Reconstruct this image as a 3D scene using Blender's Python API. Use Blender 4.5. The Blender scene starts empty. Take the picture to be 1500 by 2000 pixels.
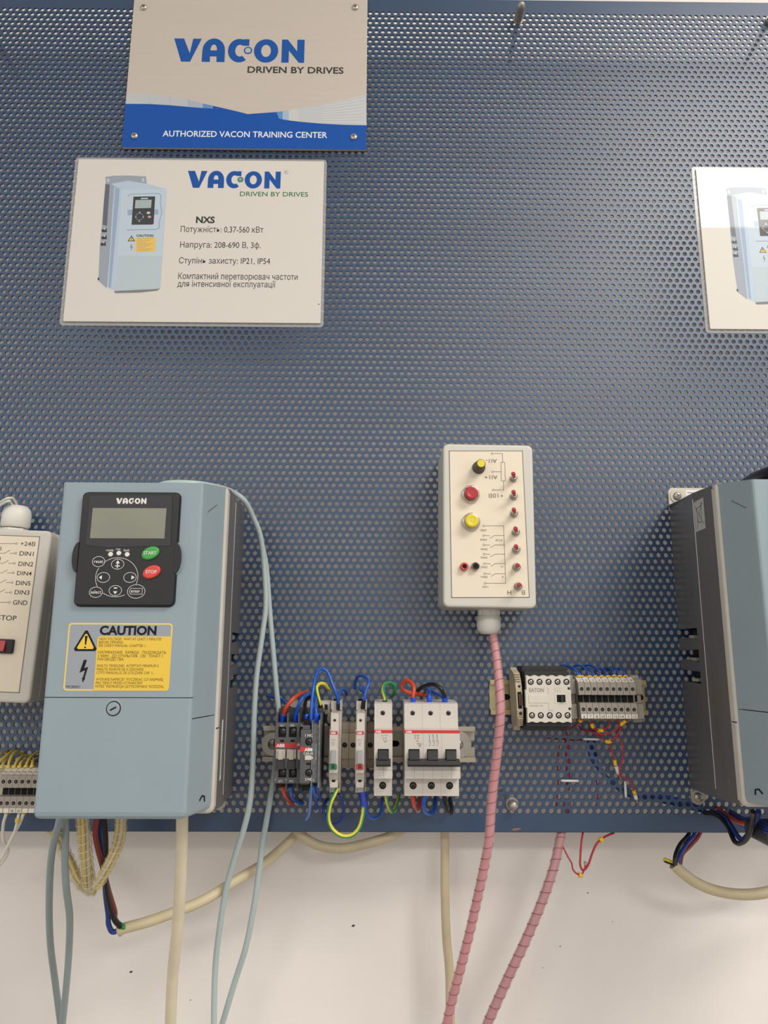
import bpy, bmesh, math, random
import numpy as np
from mathutils import Vector, Matrix
from mathutils.geometry import interpolate_bezier, tessellate_polygon

# ------------------------------------------------------------------ camera, world, lights, exposure
SC = bpy.context.scene
COL = SC.collection
F = 1380.0
TH, PS, RO = math.radians(10.9), math.radians(0.45), 0.004
CAM = np.array([0.0, -763.0, 1350.0])              # millimetres; panel front is the plane y = 0
fw = np.array([math.sin(PS) * math.cos(TH), math.cos(PS) * math.cos(TH), math.sin(TH)])
rt = np.cross(fw, [0, 0, 1.0]); rt /= np.linalg.norm(rt)
up = np.cross(rt, fw)
upc = up * math.cos(RO) - rt * math.sin(RO)
rtc = rt * math.cos(RO) + up * math.sin(RO)

cd = bpy.data.cameras.new('camera'); cam = bpy.data.objects.new('camera', cd); COL.objects.link(cam)
cd.sensor_fit = 'VERTICAL'; cd.sensor_height = 24.0; cd.lens = 24.0 * F / 2000.0
cd.clip_start = 0.01; cd.clip_end = 50
mw = Matrix.Identity(4)
for i in range(3):
    mw[i][0] = rtc[i]; mw[i][1] = upc[i]; mw[i][2] = -fw[i]; mw[i][3] = CAM[i] * 0.001
cam.matrix_world = mw
SC.camera = cam

W = bpy.data.worlds.new('world'); SC.world = W; W.use_nodes = True
bg = W.node_tree.nodes['Background']
bg.inputs[0].default_value = (1.0, 0.975, 0.945, 1); bg.inputs[1].default_value = 0.84

def area(name, loc, size, size_y, power, target, color):
    l = bpy.data.lights.new(name, 'AREA'); l.shape = 'RECTANGLE'; l.size = size; l.size_y = size_y
    l.energy = power; l.color = color
    o = bpy.data.objects.new(name, l); COL.objects.link(o); o.location = loc
    d = Vector(target) - Vector(loc)
    o.rotation_euler = d.to_track_quat('-Z', 'Y').to_euler()
    return o
# ceiling fixtures of the room, facing straight down
for i, (lx, ly, pw) in enumerate(((1.35, -1.42, 46), (1.35, -3.6, 46), (-1.6, -3.6, 36))):
    area('ceiling_light', (lx, ly, 2.97), 1.2, 0.62, pw, (lx, ly, 0), (1.0, 0.965, 0.91))

SC.view_settings.view_transform = 'Standard'
SC.view_settings.look = 'None'
SC.view_settings.gamma = 1.0
SC.view_settings.use_curve_mapping = False
SC.view_settings.exposure = 0.12

def U(px, py, h=0.0):
    """point in the room (mm) at h millimetres in front of the panel, seen at a place of the photograph"""
    d = fw + rtc * ((px - 750.0) / F) + upc * ((1000.0 - py) / F)
    t = (-h - CAM[1]) / d[1]
    return CAM + d * t

# ------------------------------------------------------------------ materials
def lin(c):
    c = c / 255.0
    return c / 12.92 if c <= 0.04045 else ((c + 0.055) / 1.055) ** 2.4
MATS = {}
def mat(name, rgb, rough=0.5, metal=0.0, var=0.0, vscale=60.0, bump=0.0, bscale=400.0, spec=0.5, coat=0.0, alpha=1.0, crough=0.03, stretch=None, trans=0.0):
    m = bpy.data.materials.new(name); m.use_nodes = True; MATS[name] = m
    nt = m.node_tree; b = nt.nodes['Principled BSDF']
    col = (lin(rgb[0]), lin(rgb[1]), lin(rgb[2]), 1)
    b.inputs['Base Color'].default_value = col
    b.inputs['Roughness'].default_value = rough; b.inputs['Metallic'].default_value = metal
    b.inputs['Specular IOR Level'].default_value = spec
    b.inputs['Coat Weight'].default_value = coat; b.inputs['Coat Roughness'].default_value = crough
    b.inputs['Alpha'].default_value = alpha
    b.inputs['Transmission Weight'].default_value = trans
    if var or bump:
        tc = nt.nodes.new('ShaderNodeTexCoord'); src = tc.outputs['Object']
        if stretch:
            mp = nt.nodes.new('ShaderNodeMapping'); mp.inputs['Scale'].default_value = stretch
            nt.links.new(src, mp.inputs[0]); src = mp.outputs[0]
    if var:
        n = nt.nodes.new('ShaderNodeTexNoise'); n.inputs['Scale'].default_value = vscale; n.inputs['Detail'].default_value = 5
        nt.links.new(src, n.inputs['Vector'])
        r = nt.nodes.new('ShaderNodeMapRange'); r.inputs[1].default_value = 0.3; r.inputs[2].default_value = 0.7
        r.inputs[3].default_value = 1 - var; r.inputs[4].default_value = 1 + var
        nt.links.new(n.outputs[0], r.inputs[0])
        x = nt.nodes.new('ShaderNodeMix'); x.data_type = 'RGBA'; x.blend_type = 'MULTIPLY'; x.inputs[0].default_value = 1
        x.inputs[6].default_value = col
        nt.links.new(r.outputs[0], x.inputs[7]); nt.links.new(x.outputs[2], b.inputs['Base Color'])
    if bump:
        n2 = nt.nodes.new('ShaderNodeTexNoise'); n2.inputs['Scale'].default_value = bscale; n2.inputs['Detail'].default_value = 3
        nt.links.new(src, n2.inputs['Vector'])
        bp = nt.nodes.new('ShaderNodeBump'); bp.inputs['Strength'].default_value = bump; bp.inputs['Distance'].default_value = 0.001
        nt.links.new(n2.outputs[0], bp.inputs['Height']); nt.links.new(bp.outputs[0], b.inputs['Normal'])
    return m

mat('wall_paint', (232, 225, 219), 0.75, var=0.035, vscale=7, bump=0.25, bscale=90)
mat('ceiling_paint', (232, 230, 225), 0.9)
mat('floor_vinyl', (120, 112, 102), 0.5, var=0.08, vscale=6)
mat('panel_blue', (32, 62, 95), 0.43, var=0.07, vscale=14, spec=0.85)
mat('panel_back', (214, 220, 228), 0.6)  # unseen back face, its pale colour made up to bounce light behind the holes
mat('panel_chip', (150, 110, 90), 0.9)
mat('zinc', (190, 186, 178), 0.32, 0.85, var=0.06, vscale=200)
mat('dull_metal', (176, 170, 160), 0.42, 0.75, var=0.08, vscale=120)
mat('screw_metal', (170, 166, 158), 0.3, 0.9)
mat('dark_screw', (84, 82, 78), 0.38, 0.8)
mat('sink_metal', (128, 124, 122), 0.3, 0.6, var=0.1, vscale=40, stretch=(1, 1, 0.15))
mat('sink_cover', (122, 118, 116), 0.42, 0.45, var=0.1, vscale=40, stretch=(1, 1, 0.15))
mat('sink_glint', (215, 212, 206), 0.3, 0.8)  # paler than the side metal, paints the glint on its fold
mat('sign_plate', (200, 189, 178), 0.42, 0.15, var=0.015, vscale=300, stretch=(0.05, 1, 1))
mat('sign_blue', (14, 78, 162), 0.45, spec=0.3)
mat('sign_edge_blue', (28, 72, 140), 0.45)
mat('logo_blue', (20, 80, 156), 0.5, spec=0.3)
mat('print_dark', (38, 42, 40), 0.6)
mat('print_green', (52, 110, 70), 0.6)
mat('dot_green', (108, 168, 110), 0.5)
mat('dot_grey', (176, 180, 172), 0.4)
mat('fan_1', (196, 196, 196), 0.45)
mat('fan_2', (160, 178, 200), 0.45)
mat('fan_3', (90, 138, 192), 0.45)
mat('fan_line', (170, 178, 188), 0.45)
mat('white_print', (228, 230, 232), 0.5)
mat('paper', (214, 208, 200), 0.55, coat=0.5, crough=0.08, bump=0.02, bscale=30)
mat('paper_glossy', (212, 206, 196), 0.5, coat=1.0, crough=0.02, bump=0.05, bscale=45)
mat('film', (225, 222, 218), 0.12, alpha=0.28, spec=0.6)
mat('pic_light', (178, 194, 212), 0.5, coat=0.3)
mat('pic_front', (186, 200, 212), 0.5, coat=0.3)
mat('pic_front_low', (180, 194, 200), 0.5, coat=0.3)
mat('pic_mid', (146, 166, 190), 0.5, coat=0.3)
mat('pic_side', (150, 158, 170), 0.5, coat=0.3)
mat('pic_dark', (92, 98, 112), 0.5, coat=0.3)
mat('pic_black', (48, 52, 54), 0.5, coat=0.3)
mat('pic_screen', (160, 176, 178), 0.5, coat=0.3)
mat('pic_yellow', (226, 190, 98), 0.5, coat=0.3)
mat('pic_shadow', (120, 124, 128), 0.6, coat=0.3)
mat('pic_red', (214, 142, 140), 0.5, coat=0.3)
mat('drive_blue', (143, 158, 166), 0.42, var=0.02, vscale=25, bump=0.06, bscale=1500)
mat('drive_rim', (196, 190, 180), 0.45, var=0.04, vscale=60)
mat('seam_dark', (40, 46, 50), 0.8)
mat('keypad_black', (27, 27, 29), 0.42, bump=0.05, bscale=1500)
mat('keypad_glass', (34, 33, 36), 0.12, coat=0.5)
mat('lcd', (130, 131, 115), 0.25, var=0.06, vscale=20, coat=0.5)
mat('label_grey', (150, 156, 164), 0.4)
mat('foil_label', (186, 184, 180), 0.45)
mat('relay_brown', (66, 38, 34), 0.5)
mat('caution_yellow', (232, 194, 66), 0.45)
mat('caution_pale', (228, 204, 116), 0.45)
mat('ink_black', (12, 12, 14), 0.5, spec=0.3)
mat('ink_brown', (92, 72, 28), 0.6)
mat('ink_grey', (110, 104, 96), 0.6)
mat('key_white', (226, 224, 220), 0.5)
mat('key_green', (66, 160, 74), 0.4)
mat('key_red', (214, 70, 62), 0.4)
mat('box_plastic', (206, 202, 192), 0.5, bump=0.05, bscale=1200)
mat('box_label', (232, 219, 197), 0.55, var=0.02, vscale=18)
mat('gland_white', (226, 223, 214), 0.4)
mat('button_red', (176, 34, 42), 0.28, coat=0.3)
mat('button_yellow', (226, 206, 44), 0.28, coat=0.3)
mat('chrome', (206, 202, 196), 0.16, 1.0)
mat('nickel', (176, 168, 156), 0.3, 0.9)
mat('jack_red', (196, 76, 76), 0.35)
mat('black_plastic', (21, 21, 22), 0.4)
mat('black_hole', (10, 10, 10), 0.9)
mat('knob_grey', (86, 80, 70), 0.5)
mat('breaker_white', (205, 198, 189), 0.42, var=0.015, vscale=80)
mat('breaker_line', (150, 142, 134), 0.6)
mat('abb_red', (206, 50, 48), 0.45)
mat('contactor_grey', (92, 92, 94), 0.5, var=0.05, vscale=150)
mat('contactor_dark', (62, 62, 64), 0.5)
mat('aux_grey', (84, 84, 86), 0.5, var=0.05, vscale=150)
mat('dusty_cover', (120, 120, 122), 0.35, var=0.3, vscale=250)
mat('cream_plastic', (206, 198, 182), 0.45)
mat('rail_beige', (186, 178, 160), 0.4, 0.3, var=0.04, vscale=60)
mat('rail_gold', (196, 182, 138), 0.35, 0.55, var=0.06, vscale=60)
mat('clamp_beige', (176, 168, 150), 0.5)
mat('clear_lens', (160, 160, 162), 0.2, var=0.1, vscale=300)
mat('lens_green', (20, 120, 84), 0.25, coat=0.4)
mat('lens_red', (196, 48, 50), 0.25, coat=0.4)
mat('lens_green_dark', (10, 60, 50), 0.3)
mat('lens_red_dark', (96, 24, 30), 0.3)
mat('eaton_white', (216, 209, 196), 0.45)
mat('eaton_black', (34, 33, 34), 0.45)
mat('terminal_grey', (160, 152, 141), 0.5, var=0.02, vscale=100)
mat('terminal_white', (232, 226, 214), 0.5)
mat('relay_beige', (188, 176, 150), 0.5)
mat('wire_blue', (36, 90, 186), 0.32)
mat('wire_lightblue', (88, 132, 196), 0.4)
mat('wire_darkblue', (40, 62, 140), 0.4)
mat('wire_red', (204, 74, 50), 0.35)
mat('wire_thinred', (178, 44, 52), 0.4)
mat('wire_brown', (140, 56, 48), 0.45)
mat('wire_black', (26, 26, 28), 0.4)
mat('wire_yellow', (222, 206, 66), 0.38)
mat('wire_green', (54, 148, 84), 0.38)
mat('wire_white', (226, 222, 212), 0.4)
mat('wire_ochre', (222, 194, 86), 0.42)
mat('ferrule_blue', (28, 84, 214), 0.35)
mat('ferrule_navy', (26, 52, 160), 0.35)
mat('ferrule_white', (224, 220, 216), 0.4)
mat('marker_yellow', (236, 190, 36), 0.4)
mat('cable_grey', (176, 190, 190), 0.42)
mat('cable_slate', (142, 154, 156), 0.42)
mat('cable_beige', (208, 194, 160), 0.45, var=0.06, vscale=40)
mat('cable_tan', (196, 182, 150), 0.45, var=0.07, vscale=40)
mat('cable_cream', (220, 208, 182), 0.45, var=0.05, vscale=40)
mat('pink_core', (198, 100, 114), 0.5, var=0.08, vscale=90)
mat('pink_core_dark', (172, 84, 98), 0.5, var=0.08, vscale=90)
mat('wrap_film', (236, 218, 216), 0.35, alpha=0.28)
mat('wrap_film_clear', (236, 230, 206), 0.35, alpha=0.22)
mat('seam_red', (140, 42, 54), 0.5)
mat('seam_cream', (232, 222, 186), 0.5)
mat('tie_white', (220, 220, 218), 0.35)
mat('speck', (50, 48, 46), 0.8)

# ------------------------------------------------------------------ mesh builder, millimetres, h = distance in front of the panel
class MB:
    def __init__(s):
        s.v = []; s.f = []; s.m = []; s.sm = []
    def add(s, vs, fs, m=0, smooth=False):
        o = len(s.v); s.v.extend([tuple(map(float, p)) for p in vs])
        for f in fs:
            s.f.append([o + i for i in f]); s.m.append(m); s.sm.append(smooth)
    def rings(s, rings, m=0, smooth=False, cap0=True, cap1=True, closed=True):
        n = len(rings[0]); vs = [p for r in rings for p in r]; fs = []
        for k in range(len(rings) - 1):
            for i in range(n if closed else n - 1):
                j = (i + 1) % n
                fs.append([k * n + i, k * n + j, (k + 1) * n + j, (k + 1) * n + i])
        s.add(vs, fs, m, smooth)
        if cap0: s.add(rings[0], [list(range(n))[::-1]], m)
        if cap1: s.add(rings[-1], [list(range(n))], m)
    def slab(s, x0, x1, z0, z1, h0, h1, r=0.0, b=0.0, m=0, seg=4):
        """block facing the viewer: rounded outline of radius r, front edge rounded by b"""
        def out(ins):
            a0, a1, c0, c1 = x0 + ins, x1 - ins, z0 + ins, z1 - ins; rr = max(r - ins, 0)
            if r <= 0: return [(a0, c0), (a1, c0), (a1, c1), (a0, c1)]
            pts = []
            for cx, cz, st in ((a1 - rr, c0 + rr, -90), (a1 - rr, c1 - rr, 0), (a0 + rr, c1 - rr, 90), (a0 + rr, c0 + rr, 180)):
                for k in range(seg + 1):
                    t = math.radians(st + 90.0 * k / seg); pts.append((cx + rr * math.cos(t), cz + rr * math.sin(t)))
            return pts
        R = [[(x, -h0, z) for x, z in out(0)]]
        if b > 0:
            for t in (0.0, 30.0, 60.0, 90.0):
                t = math.radians(t); ins = b * (1 - math.cos(t)); hh = h1 - b + b * math.sin(t)
                R.append([(x, -hh, z) for x, z in out(ins)])
        else:
            R.append([(x, -h1, z) for x, z in out(0)])
        s.rings(R, m, smooth=False)
    def poly(s, pts, h, m=0):
        s.add([(x, -h, z) for x, z in pts], [list(range(len(pts)))], m)
    def prism(s, pts, h0, h1, m=0):
        s.rings([[(x, -h0, z) for x, z in pts], [(x, -h1, z) for x, z in pts]], m)
    def px(s, prof, x0, x1, m=0):
        """profile of (h, z) pulled along x"""
        s.rings([[(x0, -h, z) for h, z in prof], [(x1, -h, z) for h, z in prof]], m)
    def lathe(s, cx, cz, prof, n=20, m=0, smooth=True, cap0=True, cap1=True):
        s.rings([[(cx + r * math.cos(2 * math.pi * i / n), -h, cz + r * math.sin(2 * math.pi * i / n)) for i in range(n)] for r, h in prof], m, smooth, cap0, cap1)
    def lathe_z(s, cx, h, prof, n=20, m=0, smooth=True):
        """profile of (radius, z) turned about an upright axis"""
        s.rings([[(cx + r * math.cos(2 * math.pi * i / n), -h + r * math.sin(2 * math.pi * i / n), z) for i in range(n)] for r, z in prof], m, smooth)
    def tube(s, pts, r, n=10, m=0, m2=None, twist=0.0, caps=True):
        P = [Vector(p) for p in pts]; rings = []
        T = [(P[min(i + 1, len(P) - 1)] - P[max(i - 1, 0)]).normalized() for i in range(len(P))]
        nrm = Vector((0, -1, 0)) if abs(T[0].y) < .9 else Vector((0, 0, 1))
        for i, p in enumerate(P):
            nrm = (nrm - T[i] * nrm.dot(T[i])).normalized(); bi = T[i].cross(nrm)
            rr = r[i] if isinstance(r, (list, tuple)) else r
            rings.append([p + (nrm * math.cos(2 * math.pi * k / n + twist * i) + bi * math.sin(2 * math.pi * k / n + twist * i)) * rr for k in range(n)])
        a = len(s.f)
        s.rings(rings, m, True, caps, caps)
        if m2 is not None:
            for q in range((len(P) - 1) * n):
                if (q % n) <= n // 2: s.m[a + q] = m2
    def line(s, pts, w, h, m=0, closed=False):
        """flat printed line of width w"""
        k = len(pts)
        for i in range(k if closed else k - 1):
            (ax, az), (bx, bz) = pts[i], pts[(i + 1) % k]; h += .012 if i else 0
            L = math.hypot(bx - ax, bz - az)
            if L < 1e-6: continue
            nx, nz = -(bz - az) / L * w / 2, (bx - ax) / L * w / 2; ex, ez = (bx - ax) / L * w * .4, (bz - az) / L * w * .4
            s.poly([(ax + nx - ex, az + nz - ez), (ax - nx - ex, az - nz - ez), (bx - nx + ex, bz - nz + ez), (bx + nx + ex, bz + nz + ez)], h, m)
    def ring2d(s, cx, cz, rx, rz, w, h, m=0, n=20, a0=0, a1=360):
        n = max(4, int(n * abs(a1 - a0) / 360))
        for i in range(n):
            t0, t1 = math.radians(a0 + (a1 - a0) * i / n), math.radians(a0 + (a1 - a0) * (i + 1) / n)
            q = []
            for t, d in ((t0, 0), (t0, w), (t1, w), (t1, 0)):
                q.append((cx + (rx - d) * math.cos(t), cz + (rz - d) * math.sin(t)))
            s.poly(q[::-1], h, m)
    def disc(s, cx, cz, rx, rz, h, m=0, n=16):
        s.poly([(cx + rx * math.cos(2 * math.pi * i / n), cz + rz * math.sin(2 * math.pi * i / n)) for i in range(n)], h, m)
    def text(s, body, x, z, ht, h, m=0, w=None, al='l', bold=0.0, flip=False, shear=0.0, rot=0.0):
        """lettering: x, z = baseline point, ht = cap height, w = width the string is fitted to"""
        vs, fs, wid = glyphs(body, bold)
        k = ht / CAPH; kx = k if w is None else w / max(wid, 1e-6)
        x_off = {'l': 0, 'c': -wid * kx / 2, 'r': -wid * kx}[al]
        c, sn = math.cos(rot), math.sin(rot); out = []
        for gx, gz, lift in vs:
            X, Z = gx * kx + x_off + shear * gz * k, gz * k
            if flip: X, Z = -X, -Z
            out.append((x + X * c - Z * sn, -h - lift * .02, z + X * sn + Z * c))
        s.add(out, fs, m)
    def build(s, name, mats, parent=None):
        me = bpy.data.meshes.new(name)
        me.from_pydata([(x * .001, y * .001, z * .001) for x, y, z in s.v], [], s.f)
        mats = [mats] if isinstance(mats, str) else mats
        for k in mats: me.materials.append(MATS[k])
        me.polygons.foreach_set('material_index', s.m); me.polygons.foreach_set('use_smooth', s.sm)
        me.update()
        o = bpy.data.objects.new(name, me); COL.objects.link(o)
        if parent is not None: o.parent = parent
        return o

GL = {}
def glyphs(body, bold=0.0):
    key = (body, bold)
    if key not in GL:
        cu = bpy.data.curves.new('t', 'FONT'); cu.body = body; cu.size = 100.0; cu.resolution_u = 3; cu.offset = bold * 100; cu.fill_mode = 'FRONT'
        o = bpy.data.objects.new('t', cu); COL.objects.link(o)
        dg = bpy.context.evaluated_depsgraph_get()
        if any(ord(ch) > 127 for ch in body):               # letters whose outlines overlap: every outline filled by itself, holes cut
            c2 = o.to_curve(dg); loops = []
            for sp in c2.splines:
                bp = sp.bezier_points; q = []
                for i in range(len(bp)):
                    a, b = bp[i], bp[(i + 1) % len(bp)]
                    flat = (a.co - a.handle_right).cross(b.co - a.co).length < 1e-3 and (b.co - b.handle_left).cross(b.co - a.co).length < 1e-3
                    q += [a.co.copy()] if flat else interpolate_bezier(a.co, a.handle_right, b.handle_left, b.co, 5)[:-1]
                if len(q) > 2: loops.append([Vector((p[0], p[1], 0)) for p in q])
            ar = [sum(l[i].x * l[(i + 1) % len(l)].y - l[(i + 1) % len(l)].x * l[i].y for i in range(len(l))) for l in loops]
            vs, fs = [], []; box = [(min(p.x for p in l), max(p.x for p in l), min(p.y for p in l), max(p.y for p in l)) for l in loops]
            def holds(j, i):                                # outline j wholly round outline i
                if box[j][0] > box[i][0] or box[j][1] < box[i][1] or box[j][2] > box[i][2] or box[j][3] < box[i][3]: return False
                p, L_, c = loops[i][0], loops[j], False
                for k in range(len(L_)):
                    u, w = L_[k], L_[k - 1]
                    if (u.y > p.y) != (w.y > p.y) and p.x < (w.x - u.x) * (p.y - u.y) / (w.y - u.y) + u.x: c = not c
                return c
            hole = [any(j != i and ar[j] * ar[i] < 0 and holds(j, i) for j in range(len(loops))) for i in range(len(loops))]
            for i, l in enumerate(loops):
                if hole[i]: continue
                hs = [loops[j] for j in range(len(loops)) if hole[j] and j != i and holds(i, j)]
                al = [p for k in [l] + hs for p in k]; o0 = len(vs)
                vs += [(p.x * .01, p.y * .01, i % 4) for p in al]
                for t in tessellate_polygon([l] + hs):
                    a, b, c = (al[k] for k in t)
                    t = list(t) if (b - a).cross(c - a).z > 0 else list(t)[::-1]
                    fs.append([o0 + k for k in t])
            x0 = min(v[0] for v in vs); x1 = max(v[0] for v in vs)
            GL[key] = ([(a - x0, b, c) for a, b, c in vs], fs, x1 - x0)
            o.to_curve_clear(); bpy.data.objects.remove(o); bpy.data.curves.remove(cu)
            return GL[key]
        me = bpy.data.meshes.new_from_object(o.evaluated_get(dg))
        vs = [(v.co.x * .01, v.co.y * .01, 0) for v in me.vertices]; fs = [list(p.vertices) for p in me.polygons]
        x0 = min([v[0] for v in vs] or [0]); x1 = max([v[0] for v in vs] or [1])
        GL[key] = ([(a - x0, b, c) for a, b, c in vs], fs, x1 - x0)
        bpy.data.objects.remove(o); bpy.data.curves.remove(cu); bpy.data.meshes.remove(me)
    return GL[key]
CAPH = 1.0
CAPH = max(v[1] for v in glyphs('H')[0])

def smooth(pts, per=6):
    P = [np.array(p, float) for p in pts]
    if len(P) < 3: return P
    out = []; Q = [2 * P[0] - P[1]] + P + [2 * P[-1] - P[-2]]
    for i in range(1, len(Q) - 2):
        a, b, c, d = Q[i - 1:i + 3]
        for k in range(per):
            t = k / per
            out.append(0.5 * ((2 * b) + (c - a) * t + (2 * a - 5 * b + 4 * c - d) * t * t + (3 * b - a - 3 * c + d) * t ** 3))
    out.append(P[-1]); return out

# ------------------------------------------------------------------ things
def tag(o, label=None, cat=None, group=None, kind=None):
    if label: o['label'] = label
    if cat: o['category'] = cat
    if group: o['group'] = group
    if kind: o['kind'] = kind
    return o
def thing(name, label, cat, loc, ry=0.0, group=None):
    o = bpy.data.objects.new(name, None); COL.objects.link(o); o.empty_display_size = 0.02
    o.location = (loc[0] * .001, loc[1] * .001, loc[2] * .001); o.rotation_euler = (0, ry, 0)
    tag(o, label, cat, group); return o
def copy_tree(o, parent=None):
    c = o.copy(); COL.objects.link(c); c.parent = parent
    for ch in list(o.children): copy_tree(ch, c)
    return c
class Frame:
    """photo place -> local (x, z) of a thing at loc, turned by ry"""
    def __init__(s, loc, ry=0.0, h=0.0):
        s.l = np.array(loc, float); s.c, s.s = math.cos(ry), math.sin(ry); s.h = h
    def __call__(s, px, py, h=None):
        p = U(px, py, s.h if h is None else h) - s.l
        return (p[0] * s.c - p[2] * s.s, p[0] * s.s + p[2] * s.c)

def wire(name, label, cat, path, r, mats, per=6, n=10, twist=0.0, group=None, ends=()):
    """path of (px, py, h); ends = [(first index, last index of the smoothed path, radius, material, part name)]"""
    pts = smooth([U(*p) for p in path], per)
    mb = MB(); two = isinstance(mats, (list, tuple))
    mb.tube(pts, r, n, 0, 1 if two else None, twist)
    o = mb.build(name, mats); tag(o, label, cat, group)
    for (a, b, rr, mm, nm) in ends:
        q = MB(); q.tube(pts[a:b] if b is not None else pts[a:], rr, 10); q.build(nm, mm, o)
    return o
def helix(pts, R, pitch, r, sub=10, hand=1):
    """thin line wound about a path"""
    P = [Vector(p) for p in pts]; out = []; L = 0.0
    T0 = (P[1] - P[0]).normalized(); nrm = T0.orthogonal().normalized()
    for i in range(len(P) - 1):
        T = (P[i + 1] - P[i]); l = T.length; t = T.normalized()
        nrm = (nrm - t * nrm.dot(t)).normalized(); bi = t.cross(nrm)
        k = max(2, int(l / pitch * 14))
        for j in range(k):
            a = hand * 2 * math.pi * (L + l * j / k) / pitch
            out.append(P[i] + T * (j / k) + (nrm * math.cos(a) + bi * math.sin(a)) * R)
        L += l
    mb = MB(); mb.tube(out, r, 4); return mb

# ------------------------------------------------------------------ the room
GAP = 64.0
def plane(name, vs, m):
    mb = MB(); mb.add(vs, [[0, 1, 2, 3]]); o = mb.build(name, m); tag(o, kind='structure'); return o
wall = plane('wall_back', [(-3000, GAP, 0), (3000, GAP, 0), (3000, GAP, 3000), (-3000, GAP, 3000)], 'wall_paint')
plane('floor', [(-3000, -4500, 0), (3000, -4500, 0), (3000, GAP, 0), (-3000, GAP, 0)], 'floor_vinyl')
plane('ceiling', [(-3000, GAP, 3000), (3000, GAP, 3000), (3000, -4500, 3000), (-3000, -4500, 3000)], 'ceiling_paint')
mb = MB()
for px, py, a in ((690, 1808, 2.2), (256, 1898, 2.0), (1148, 1744, 1.0), (1094, 1848, .9), (1060, 1890, .7), (372, 1953, .8), (1196, 1800, .6)):
    p = U(px, py, -GAP)
    mb.add([(p[0] - a, GAP - .3, p[2] - a * .3), (p[0] + a * .3, GAP - .3, p[2] - a * .5), (p[0] + a, GAP - .3, p[2] + a * .4), (p[0] - a * .2, GAP - .3, p[2] + a * .5), (p[0], GAP - .9, p[2])],
           [[0, 1, 4], [1, 2, 4], [2, 3, 4], [3, 0, 4]])
tag(mb.build('speck', 'speck', wall), kind='stuff')

# ------------------------------------------------------------------ perforated panel
XL, XR, ZB, ZT = -640.0, 640.0, 1167.0, 2166.0
panel = thing('perforated_panel', 'blue steel panel with rows of round holes hung on the white wall', 'panel', (0, 0, ZB))
PIT, ROW, HR, TK = 8.0, 6.928, 2.55, 1.9
Z1 = 2143.5; NR = 139
def panel_mesh():
    n = 12; nx = int((XR - XL) / PIT) - 2
    ang = np.radians(np.arange(n) * 30.0 + 30.0)
    hx = []
    for k in range(n):                                  # outline of one cell: six corners and six side middles
        a = 30.0 + 30.0 * k
        rad = PIT / math.sqrt(3) if (k % 2 == 0) else PIT / 2
        hx.append((rad * math.cos(math.radians(a)), rad * math.sin(math.radians(a))))
    hx = np.array(hx); ho = np.stack([HR * np.cos(ang), HR * np.sin(ang)], 1)
    V, Fc = [], []; base = 0
    cell_f = []
    for k in range(n):
        j = (k + 1) % n
        cell_f.append((k, j, n + j, n + k)); cell_f.append((n + k, n + j, 2 * n + j, 2 * n + k))
    for k in range(n):
        j = (k + 1) % n; cell_f.append((2 * n + k, 2 * n + j, 3 * n + j, 3 * n + k))
    cell_f = np.array(cell_f)[:, ::-1]; mi = np.array([0] * (2 * n) + [1] * n)
    for r in range(NR):
        z = Z1 - r * ROW; off = (r % 2) * PIT / 2
        for c in range(nx):
            x = XL + PIT * 1.25 + c * PIT + off
            o = hx + (x, z)
            if r == 0: o[o[:, 1] > z + .1, 1] = Z1 + 5
            if r == NR - 1: o[o[:, 1] < z - .1, 1] = z - 5
            if c == 0: o[o[:, 0] < x - .1, 0] = XL
            if c == nx - 1: o[o[:, 0] > x + .1, 0] = XR
            hh = ho + (x, z)
            V.append(np.column_stack([o[:, 0], np.zeros(n), o[:, 1]])); V.append(np.column_stack([hh[:, 0], np.zeros(n), hh[:, 1]]))
            V.append(np.column_stack([hh[:, 0], np.full(n, TK), hh[:, 1]]))
            V.append(np.column_stack([o[:, 0], np.full(n, TK), o[:, 1]])); Fc.append(cell_f + base); base += 4 * n
    V = np.concatenate(V) * .001; V[:, 2] -= ZB * .001; Fc = np.concatenate(Fc)
    me = bpy.data.meshes.new('perforated_sheet')
    me.vertices.add(len(V)); me.vertices.foreach_set('co', V.ravel())
    me.loops.add(Fc.size); me.loops.foreach_set('vertex_index', Fc.ravel())
    me.polygons.add(len(Fc)); me.polygons.foreach_set('loop_start', np.arange(0, Fc.size, 4)); me.polygons.foreach_set('loop_total', np.full(len(Fc), 4))
    me.materials.append(MATS['panel_blue']); me.materials.append(MATS['panel_back'])
    me.polygons.foreach_set('material_index', np.tile(mi, len(Fc) // len(mi)))
    me.polygons.foreach_set('use_smooth', np.zeros(len(Fc), dtype=bool))
    me.update(calc_edges=True)
    o = bpy.data.objects.new('perforated_sheet', me); COL.objects.link(o); o.parent = panel
    return Z1 - (NR - 1) * ROW
ZL = panel_mesh()
def rim(z0, z1, top):
    mb = MB(); w = 16.0; a, b = z0 - ZB, z1 - ZB
    e = b if top else a                                  # outer edge, folded back towards the wall
    i = a if top else b
    s = -1 if top else 1
    prof = [(0, i), (0, e + s * .8), (-.3, e + s * .25), (-.8, e), (-w, e), (-w, e + s * TK), (-TK, e + s * TK), (-TK, i)]
    mb.px(prof, XL, XR); return mb.build('rim', 'panel_blue', panel)
rim(Z1 + 5, ZT, True); rim(ZB, ZL - 5, False)
mb = MB(); p = U(1008, 1619)
mb.poly([(p[0] - 5, p[2] - 1 - ZB), (p[0] - 1, p[2] - 1.6 - ZB), (p[0] + 4, p[2] - .6 - ZB), (p[0] + 5, p[2] + .9 - ZB), (p[0] - 2, p[2] + .7 - ZB)], .12); mb.build('paint_chip', 'panel_chip', panel)
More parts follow.
